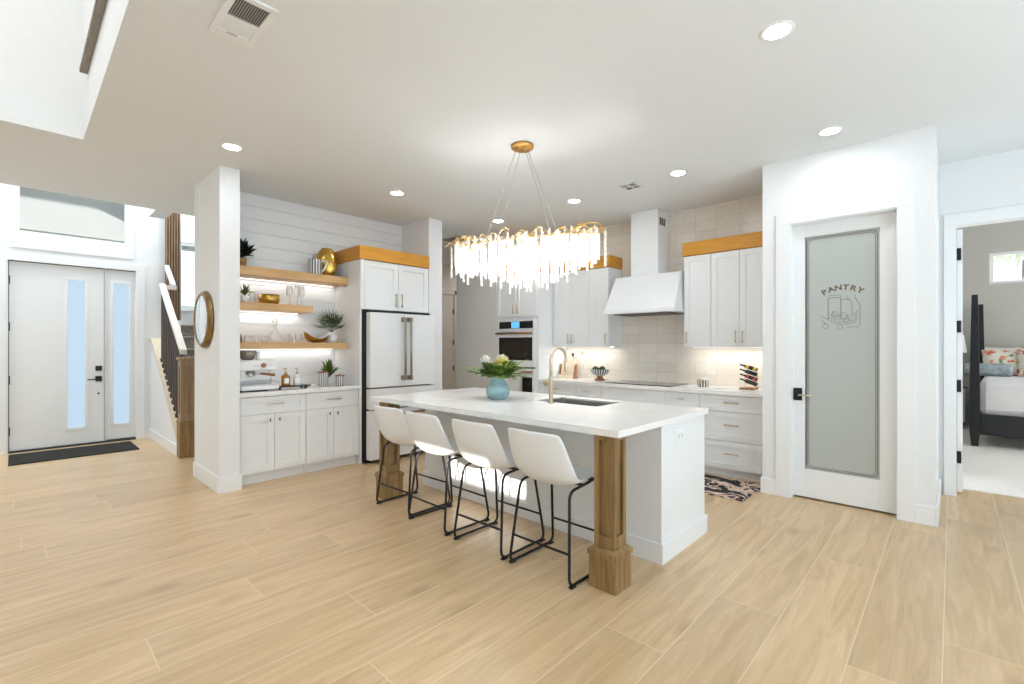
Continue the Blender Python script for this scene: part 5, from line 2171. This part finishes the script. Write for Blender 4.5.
# ================================================================== THINGS ON THE KITCHEN COUNTER
r = thing('footed_bowl', 'striped grey bowl on a wooden foot with moss balls, left of the cooktop', 'bowl', (5.44, 3.48, CT))
m = MB().lathe([(.0001, CT), (.075, CT), (.072, CT + .012), (.04, CT + .035), (.035, CT + .055), (.05, CT + .06), (.0001, CT + .06)], (5.44, 3.48, 0), 20)
part('foot', m, 'walnut', r, 'turned wooden foot')
r['label'] = 'striped grey bowl on a wooden foot with moss balls, left of the cooktop'
mm = MB().lathe([(.0001, CT + .058), (.05, CT + .06), (.105, CT + .09), (.125, CT + .125), (.13, CT + .15), (.122, CT + .15), (.115, CT + .125), (.09, CT + .095), (.0001, CT + .075)], (5.44, 3.48, 0), 32)
ob = part('bowl', mm, 'bowlstripe', r)
for k, (dx, dy, rr) in enumerate(((-.03, .052, .046), (-.03, -.048, .046), (.055, .0, .046))):
    m = MB().sphere((5.44 + dx, 3.48 + dy, CT + .145), rr, 14, 10)
    single('moss_ball', m, 'moss', ('green moss ball on the left in the striped bowl', 'green moss ball on the right in the striped bowl', 'green moss ball at the back of the striped bowl')[k], 'moss ball', (5.44 + dx, 3.48 + dy, CT + .145), 'moss balls in the striped bowl')

r = thing('wooden_stand', 'wooden stand with dark side posts leaning by the oven tower', 'stand', (5.50, 4.06, CT))
m = MB()
m.box(5.44, 5.56, 3.925, 4.205, CT, CT + .028, .003)
part('stand_base', m, 'walnut', r)
for yy in (3.927, 4.185):
    m = MB().prism([(5.47, CT + .028), (5.52, CT + .028), (5.56, CT + .20), (5.51, CT + .20)], 'Y', yy, yy + .018)
    part('stand_side', m, 'walnut', r)
part('ledge', MB().box(5.425, 5.4395, 3.925, 4.205, CT, CT + .055, .003), 'bookcream', r)
m = MB().prism([(5.475, CT + .03), (5.50, CT + .03), (5.558, CT + .27), (5.533, CT + .27)], 'Y', 3.955, 4.175)
single('cutting_board', m, 'bookcream', 'cream cutting board held in the wooden stand', 'board', (5.5, 4.065, CT + .03))
for k, (yy, hh) in enumerate(((4.06, .33), (3.90, .36))):
    pr = [(.0001, CT), (.032, CT), (.034, CT + .01), (.034, CT + hh * .55), (.014, CT + hh * .72), (.012, CT + hh * .95), (.0001, CT + hh * .95)]
    rr = thing('oil_bottle', ('clear glass bottle with dark stopper behind the cream cutting board', 'taller clear bottle with gold stopper right of the cutting board')[k], 'bottle', (5.62, yy, CT), 'bottles behind the cutting board')
    part('bottle_body', MB().lathe(pr, (5.62, yy, 0), 16), 'glass', rr)
    part('stopper', MB().lathe([(.012, CT + hh * .95), (.018, CT + hh), (.018, CT + hh + .03), (.0001, CT + hh + .035)], (5.62, yy, 0), 12), 'wine' if k == 0 else 'brass', rr)

m = MB().box(5.20, 5.42, 1.84, 2.17, CT, CT + .010, .004)
single('marble_tray', m, 'quartz', 'thin white marble slab under the fluted jar right of the cooktop', 'tray', (5.3, 2.0, CT))
r = thing('fluted_jar', 'small black and cream fluted jar on the marble slab', 'jar', (5.29, 2.035, CT + .01))
jr = MB().lathe([(.0001, .0), (.05, 0), (.064, .02), (.066, .05), (.058, .078), (.0001, .08)], (5.29, 2.035, CT + .010), 26)
part('jar_body', jr, 'jarstripe', r)
part('lid', MB().lathe([(.058, .078), (.06, .086), (.03, .095), (.0001, .096)], (5.29, 2.035, CT + .010), 26), 'ceramic', r)
part('tag', MB().box(5.221, 5.226, 2.03, 2.042, CT + .045, CT + .10), 'brass', r)
m = MB().tube([(5.345, 1.93, CT + .017), (5.40, 1.99, CT + .13)], [.005, .012], 8)
WR = (5.44, 1.585)
r = thing('wine_rack', 'small wine rack with wooden base at the pantry end of the counter', 'wine rack', (WR[0], WR[1], CT))
part('rack_base', MB().box(WR[0] - .10, WR[0] + .10, WR[1] - .055, WR[1] + .085, CT, CT + .018, .003), 'walnut', r)
for s in (-.035, .055):
    part('rack_rod', MB().tube(rounded_path([(WR[0], WR[1] + s, CT + .018), (WR[0], WR[1] + s, CT + .27), (WR[0] + .03, WR[1] + s, CT + .29)], .02), .003, 6), 'brass', r)
wl_ = ('topmost wine bottle in the rack, with a yellow label', 'second wine bottle from the top of the rack, all dark', 'third wine bottle from the top of the rack, with a red label', 'lowest wine bottle in the rack, all dark')
for k in range(4):
    zc = CT + .235 - .052 * k
    rr = thing('wine_bottle', wl_[k], 'bottle', (WR[0], WR[1], zc), 'wine bottles in the rack')
    prof = [(.0001, -.085), (.020, -.085), (.0215, -.08), (.0215, .02), (.0195, .032), (.010, .048), (.0085, .085), (.010, .086), (.010, .095), (.0001, .096)]
    mt = Matrix.Translation((WR[0] - .012, WR[1] + .005, zc)) @ Matrix.Rotation(.24, 4, 'X') @ Matrix.Rotation(.25, 4, 'Z')
    mt = Matrix.Translation((WR[0] - .03, WR[1] + .005, zc)) @ Matrix.Rotation(math.radians(18), 4, 'X')
    part('bottle_body', MB().lathe(prof, (0, 0, 0), 16, axis='Y').transform(mt), 'wine', rr)
    if k in (0, 2):
        part('label', MB().lathe([(.0222, .0), (.0222, .028)], (0, 0, 0), 16, axis='Y', flat_end=False).transform(mt), 'wineyellow' if k == 0 else 'winered', rr)
        part('label', MB().lathe([(.0222, -.078), (.0222, -.045)], (0, 0, 0), 16, axis='Y', flat_end=False).transform(mt), 'wineyellow' if k == 0 else 'winered', rr)

# ================================================================== COFFEE BAR THINGS
BC = .911
r = thing('espresso_machine', 'white espresso machine with wooden handles on the coffee bar', 'coffee machine', (1.70, 5.25, BC))
m = MB()
m.box(1.53, 1.88, 5.18, 5.45, BC + .10, BC + .30, .02)
m.box(1.53, 1.86, 5.32, 5.45, BC + .012, BC + .12, .01)
part('housing', m, 'ceramic', r)
m = MB().box(1.515, 1.875, 5.06, 5.46, BC + .014, BC + .062, .018)
part('drip_tray', m, 'ceramic', r)
part('base_foot', MB().box(1.52, 1.76, 5.075, 5.44, BC, BC + .018), 'black', r)
m = MB().box(1.52, 1.88, 5.14, 5.30, BC + .205, BC + .315, .016)
part('control_head', m, 'ceramic', r)
part('dial', MB().lathe([(.0001, -.016), (.022, -.016), (.024, -.008), (.024, 0)], (1.745, 5.141, BC + .262), 20, axis='Y'), 'walnut', r, 'wooden dial')
for xx in (1.66, 1.695, 1.79, 1.82):
    part('button', MB().lathe([(.0001, -.006), (.011, -.006), (.011, 0)], (xx, 5.141, BC + .262), 12, axis='Y'), 'appliance', r)
m = MB().lathe([(.045, BC + .312), (.065, BC + .33), (.080, BC + .375), (.080, BC + .400), (.0001, BC + .3995)], (1.645, 5.30, 0), 24)
part('hopper', m, 'rod', r, 'smoky bean hopper')
part('hopper_lid', MB().lathe([(.083, BC + .4), (.083, BC + .409), (.0001, BC + .411)], (1.645, 5.30, 0), 24), 'rod', r)
part('tamper', MB().lathe([(.022, BC + .312), (.022, BC + .40), (.0001, BC + .402)], (1.745, 5.30, 0), 14), 'ceramic', r)
m = MB().lathe([(.042, BC + .165), (.045, BC + .175), (.045, BC + .205), (.03, BC + .206)], (1.635, 5.19, 0), 20)
part('group_head', m, 'rod', r)
m = MB().lathe([(.033, BC + .150), (.036, BC + .155), (.036, BC + .175)], (1.635, 5.17, 0), 18)
m.tube([(1.66, 5.15, BC + .168), (1.72, 5.12, BC + .172)], .008, 8)
pf = part('portafilter', m, 'chrome', r)
part('portafilter_handle', MB().tube([(1.71, 5.10, BC + .18), (1.79, 5.03, BC + .168), (1.81, 5.015, BC + .165)], [.012, .014, .015], 10), 'walnut', pf, 'wooden handle')
m = MB().tube(rounded_path([(1.80, 5.16, BC + .21), (1.805, 5.12, BC + .17), (1.81, 5.12, BC + .08)], .03), .0045, 8)
part('steam_wand', m, 'chrome', r)

r = thing('serving_tray', 'black footed tray holding two pump bottles on the coffee bar', 'tray', (2.05, 5.19, BC))
part('tray_plate', MB().box(1.87, 2.22, 5.11, 5.26, BC + .022, BC + .036, .004), 'black', r)
for (x, y) in ((1.90, 5.13), (2.17, 5.13), (1.90, 5.24), (2.17, 5.24)):
    part('tray_foot', MB().box(x - .012, x + .012, y - .01, y + .01, BC, BC + .024), 'black', r)
for k, (xx, mat, lab) in enumerate(((1.985, 'amber', 'amber pump bottle with white label on the black tray'), (2.105, 'frostbottle', 'clear pump bottle with white label on the black tray'))):
    rr = thing('pump_bottle', lab, 'bottle', (xx, 5.19, BC + .036), 'pump bottles on the tray')
    z = BC + .036
    part('bottle_body', MB().lathe([(.0001, z), (.041, z), (.043, z + .006), (.043, z + .095), (.036, z + .108), (.016, z + .113), (.016, z + .125), (.0001, z + .125)], (xx, 5.19, 0), 22), mat, rr)
    lb = MB()
    n = 10
    vs = []
    for i in range(n + 1):
        a = -PI / 2 - .15 + (-.55 + 1.1 * i / n)
        for zz in (z + .025, z + .08):
            vs.append((xx + .0438 * math.cos(a), 5.19 + .0438 * math.sin(a), zz))
    lb.add(vs, [(2 * i, 2 * i + 2, 2 * i + 3, 2 * i + 1) for i in range(n)], True)
    part('label', lb, 'label', rr, 'white paper label')
    pm = MB().lathe([(.017, z + .122), (.017, z + .14), (.006, z + .145), (.006, z + .175), (.012, z + .178), (.012, z + .188), (.0001, z + .19)], (xx, 5.19, 0), 14)
    pm.tube([(xx, 5.19, z + .182), (xx - .035, 5.17, z + .180)], .005, 8)
    part('pump', pm, 'brass', rr, 'brass pump')
for (xx, yy, hh, lab) in ((2.40, 5.20, .155, 'taller ribbed chrome canister with wooden lid on the coffee bar'), (2.555, 5.12, .115, 'shorter ribbed chrome canister with wooden lid beside the fridge panel')):
    rr = thing('canister', lab, 'canister', (xx, yy, BC), 'ribbed canisters on the coffee bar')
    part('can_body', MB().lathe([(.0001, 0), (.052, 0), (.052, hh), (.0001, hh)], (0, 0, 0), 40).transform(Matrix.Translation((xx, yy, BC))), 'canister', rr)
    part('lid', MB().lathe([(.053, hh), (.053, hh + .012), (.0001, hh + .013)], (xx, yy, BC), 28), 'walnut', rr, 'wooden lid')
    part('lid_knob', MB().lathe([(.006, hh + .012), (.009, hh + .022), (.0001, hh + .026)], (xx, yy, BC), 12), 'walnut', rr)


def leaf_clump(mb, c, n, length, seed, spread=1.0, width=.02, up=.6):
    rr = random.Random(seed)
    for k in range(n):
        az = rr.uniform(0, 2 * PI)
        el = rr.uniform(up - .5, up + .6)
        d = Vector((math.cos(az) * math.cos(el) * spread, math.sin(az) * math.cos(el) * spread, math.sin(el)))
        t = Vector((-math.sin(az), math.cos(az), 0))
        L = length * rr.uniform(.6, 1.05)
        b0 = Vector(c) + d * L * rr.uniform(0, .3)
        mid = b0 + d * L * .5 + Vector((0, 0, L * .08))
        tip = b0 + d * L - Vector((0, 0, L * .08))
        w_ = width * rr.uniform(.7, 1.2)
        mb.add([b0, mid - t * w_, tip, mid + t * w_, mid + Vector((0, 0, w_ * .3))], [(0, 1, 4), (0, 4, 3), (1, 2, 4), (4, 2, 3)], True)


rr = thing('potted_plant', 'small leafy green plant in a white pot behind the chrome canisters', 'plant', (2.535, 5.36, BC))
part('pot', MB().lathe([(.0001, BC), (.042, BC), (.05, BC + .09), (.044, BC + .09), (.04, BC + .075), (.0001, BC + .075)], (2.535, 5.36, 0), 20), 'ceramic', rr)
m = MB()
leaf_clump(m, (2.535, 5.36, BC + .08), 110, .20, 41, .75, .022, .85)
part('foliage', m, 'leaf', rr)

# ------------------------------------------------------------------ top shelf
T1, T2, T3 = 2.192, 1.822, 1.409
r = thing('potted_plant', 'dark leafy plant in a woven brown pot on the highest shelf', 'plant', (1.62, 5.42, T1))
part('pot', MB().lathe([(.0001, T1), (.042, T1), (.055, T1 + .10), (.047, T1 + .10), (.045, T1 + .085), (.0001, T1 + .085)], (1.62, 5.42, 0), 20), 'terracotta', r)
m = MB()
leaf_clump(m, (1.62, 5.42, T1 + .10), 75, .20, 42, .95, .036, .75)
part('foliage', m, 'darkleaf', r)
r = thing('pitcher', 'black and white striped pitcher on the highest shelf', 'pitcher', (2.385, 5.38, T1))
part('pitcher_body', MB().lathe([(.0001, 0), (.070, 0), (.074, .01), (.074, .175), (.07, .18), (.066, .175), (.064, .02), (.0001, .012)], (2.385, 5.38, T1), 36), 'mugstripe', r)
hd = Vector((math.cos(-.9), math.sin(-.9), 0))
hd = rgt * .98
c0 = Vector((2.385, 5.38, T1))
m = MB().tube(bez(c0 + hd * .07 + Vector((0, 0, .155)), c0 + hd * .175 + Vector((0, 0, .19)), c0 + hd * .125 + Vector((0, 0, .10)), 6) + bez(c0 + hd * .125 + Vector((0, 0, .10)), c0 + hd * .10 + Vector((0, 0, .05)), c0 + hd * .07 + Vector((0, 0, .03)), 5)[1:], .009, 8)
part('handle', m, 'ceramic', r, 'white looped handle')
r = thing('gold_vase', 'large flattened oval gold vase on the highest shelf', 'vase', (2.575, 5.47, T1))
m = MB().lathe([(.0001, T1), (.055, T1), (.085, T1 + .02), (.118, T1 + .085), (.126, T1 + .15), (.118, T1 + .22), (.09, T1 + .285), (.06, T1 + .312), (.062, T1 + .32), (.052, T1 + .32), (.05, T1 + .305), (.0001, T1 + .29)], (0, 0, 0), 36)
m.transform(Matrix.Translation((2.565, 5.47, 0)) @ Matrix.Translation((0, 0, T1)) @ Matrix.Rotation(-.5, 4, 'Z') @ Matrix.Diagonal((.98, .5, 1.09, 1)) @ Matrix.Translation((0, 0, -T1)))
part('vase_body', m, 'gold', r)
# ------------------------------------------------------------------ middle shelf
r = thing('potted_plant', 'small olive green plant at the column end of the middle shelf', 'plant', (1.64, 5.36, T2))
part('pot', MB().lathe([(.0001, T2), (.034, T2), (.04, T2 + .07), (.0001, T2 + .065)], (1.64, 5.36, 0), 18), 'ceramic', r)
m = MB()
leaf_clump(m, (1.64, 5.36, T2 + .07), 55, .12, 43, .7, .012, .9)
part('foliage', m, 'olive', r)
r = thing('glass_jar', 'clear glass jar beside the olive plant on the middle shelf', 'jar', (1.72, 5.40, T2))
part('jar_body', MB().lathe([(.0001, T2), (.034, T2), (.036, T2 + .01), (.036, T2 + .09), (.028, T2 + .105), (.028, T2 + .115)], (1.72, 5.40, 0), 20), 'glass', r)
part('lid', MB().lathe([(.03, T2 + .113), (.03, T2 + .122), (.0001, T2 + .123)], (1.72, 5.40, 0), 20), 'champagne', r)
m = MB().lathe([(.0001, T2), (.06, T2), (.09, T2 + .012), (.105, T2 + .05), (.106, T2 + .105), (.099, T2 + .105), (.096, T2 + .05), (.07, T2 + .018), (.0001, T2 + .012)], (1.90, 5.42, 0), 32)
single('gold_bowl', m, 'gold', 'round hammered gold bowl on the middle shelf', 'bowl', (1.90, 5.42, T2))
gl_ = ('left stemmed wine glass on the middle shelf', 'middle stemmed wine glass on the middle shelf', 'right stemmed wine glass on the middle shelf')
for k, (xx, yy) in enumerate(((2.115, 5.42), (2.175, 5.36), (2.245, 5.42))):
    m = MB().lathe([(.0001, T2), (.034, T2), (.033, T2 + .003), (.005, T2 + .008), (.004, T2 + .09), (.02, T2 + .10), (.036, T2 + .13), (.039, T2 + .17), (.033, T2 + .225), (.031, T2 + .225), (.036, T2 + .17), (.033, T2 + .133), (.0001, T2 + .103)], (xx, yy, 0), 20)
    single('wine_glass', m, 'glass', gl_[k], 'wine glass', (xx, yy, T2), 'wine glasses on the middle shelf')
# ------------------------------------------------------------------ lowest shelf
m = MB().lathe([(.0001, T3), (.036, T3), (.04, T3 + .01), (.04, T3 + .085), (.034, T3 + .085), (.033, T3 + .012), (.0001, T3 + .01)], (1.585, 5.40, 0), 20)
single('dark_cup', m, 'rod', 'dark metal cup at the column end of the lowest shelf', 'cup', (1.585, 5.40, T3))
r = thing('decanter', 'clear glass decanter with round stopper on the lowest shelf', 'decanter', (1.965, 5.44, T3))
part('decanter_body', MB().lathe([(.0001, T3), (.085, T3), (.088, T3 + .012), (.06, T3 + .09), (.022, T3 + .15), (.018, T3 + .19), (.026, T3 + .20), (.022, T3 + .20), (.014, T3 + .185), (.018, T3 + .15), (.05, T3 + .09), (.076, T3 + .018), (.0001, T3 + .012)], (1.965, 5.44, 0), 28), 'glass', r)
m = MB().sphere((1.965, 5.44, T3 + .236), .028, 16, 10)
m.lathe([(.010, T3 + .18), (.014, T3 + .212)], (1.965, 5.44, 0), 12)
part('stopper', m, 'glass', r)
k = 0
tl_ = ('first low glass tumbler from the column on the lowest shelf', 'second low glass tumbler from the column on the lowest shelf', 'third low glass tumbler from the column on the lowest shelf', 'low glass tumbler just left of the decanter on the lowest shelf',
       'slim glass just right of the decanter on the lowest shelf', 'middle slim glass right of the decanter on the lowest shelf', 'slim glass next to the white gold crescent bowl on the lowest shelf')
for (xx, yy, rad, hh) in ((1.665, 5.36, .032, .075), (1.735, 5.42, .032, .075), (1.79, 5.35, .032, .075), (1.85, 5.42, .032, .075), (2.12, 5.40, .022, .105), (2.175, 5.36, .022, .105), (2.225, 5.40, .022, .105)):
    m = MB().lathe([(.0001, T3), (rad * .88, T3), (rad, T3 + hh), (rad - .002, T3 + hh), (rad * .86, T3 + .012), (.0001, T3 + .010)], (xx, yy, 0), 18)
    single('drinking_glass', m, 'glass', tl_[k], 'glass', (xx, yy, T3), 'drinking glasses on the lowest shelf')
    k += 1
# crescent bowl: raised at both ends
r = thing('crescent_bowl', 'white crescent bowl with gold outside on the lowest shelf', 'bowl', (2.40, 5.38, T3))


def boat(scale, zoff, th):
    mb = MB()
    nu, nv = 20, 10
    vs = []
    for i in range(nu + 1):
        u = -1 + 2 * i / nu
        for j in range(nv + 1):
            v = -1 + 2 * j / nv
            wy = .085 * math.sqrt(max(0, 1 - abs(u) ** 2.5)) * scale + .003
            xx = .145 * u * scale
            rim = .052 + .055 * u * u + (.02 if u < 0 else 0) * u * u
            zz = .006 + (rim - .006) * (max(abs(v) ** 2.2, abs(u) ** 2.6)) + zoff
            vs.append((xx, wy * v, zz))
    fs = [(i * (nv + 1) + j, i * (nv + 1) + j + 1, (i + 1) * (nv + 1) + j + 1, (i + 1) * (nv + 1) + j) for i in range(nu) for j in range(nv)]
    mb.add(vs, fs, True)
    return mb


part('outer_shell', boat(1, -.006, 0).transform(Matrix.Translation((2.40, 5.38, T3))), 'gold', r)
part('inner_shell', boat(.985, .0, 0).transform(Matrix.Translation((2.40, 5.38, T3 + .002))), 'ceramic', r, 'white inside')
r = thing('palm_arrangement', 'spiky green palm leaves in a round white vase on the lowest shelf', 'plant', (2.60, 5.42, T3))
part('vase', MB().lathe([(.0001, T3), (.045, T3), (.066, T3 + .03), (.07, T3 + .065), (.055, T3 + .11), (.035, T3 + .128), (.03, T3 + .128), (.03, T3 + .115), (.0001, T3 + .10)], (2.60, 5.42, 0), 28), 'ceramic', r, 'white ceramic vase')
rp_ = random.Random(9)
for (az, el, L_) in ((0.0, .5, .10), (-.9, .4, .16), (-2.2, .35, .19), (PI, .30, .19), (-1.5, 1.1, .20), (-.9, .95, .20), (-2.4, .9, .2), (1.4, 1.2, .22), (.6, .9, .12), (2.4, .7, .18)):
    m = MB()
    b0 = Vector((2.60, 5.42, T3 + .115))
    d = Vector((math.cos(az) * math.cos(el), math.sin(az) * math.cos(el), math.sin(el)))
    hub = b0 + d * L_ * .45 + Vector((0, 0, .03))
    m.tube([b0, b0 + d * L_ * .25 + Vector((0, 0, .03)), hub], .0025, 5)
    t = Vector((-math.sin(az), math.cos(az), 0))
    up = d.cross(t)
    for q in range(11):
        an = (-1 + 2 * q / 10) * 1.15
        dir_ = (d * math.cos(an) + t * math.sin(an)).normalized()
        tip = hub + dir_ * L_ * (.75 + .25 * math.cos(an)) * .95 + Vector((0, 0, -.01 * abs(an)))
        sd = dir_.cross(up)
        if sd.length < 1e-3:
            sd = t
        sd.normalize()
        mid = hub + (tip - hub) * .45
        m.add([hub, mid - sd * .007, tip, mid + sd * .007], [(0, 1, 2), (0, 2, 3)])
    for q in m.v:
        q.x = min(q.x, 2.728)
    part('palm_leaf', m, 'agave', r)

# tree outside the bedroom window
r = thing('garden_tree', 'pale green tree outside the small bedroom window', 'tree', (26, -2, -.1))
part('trunk', MB().tube([(26, -2, -.1), (26.1, -2, 2.5), (26.0, -2, 4.6)], [.16, .12, .07], 8), 'capwood', r)
m = MB()
leaf_clump(m, (26, -2.0, 5.4), 1500, 2.6, 77, 1.0, .07, .2)
part('crown', m, 'paleleaf', r)
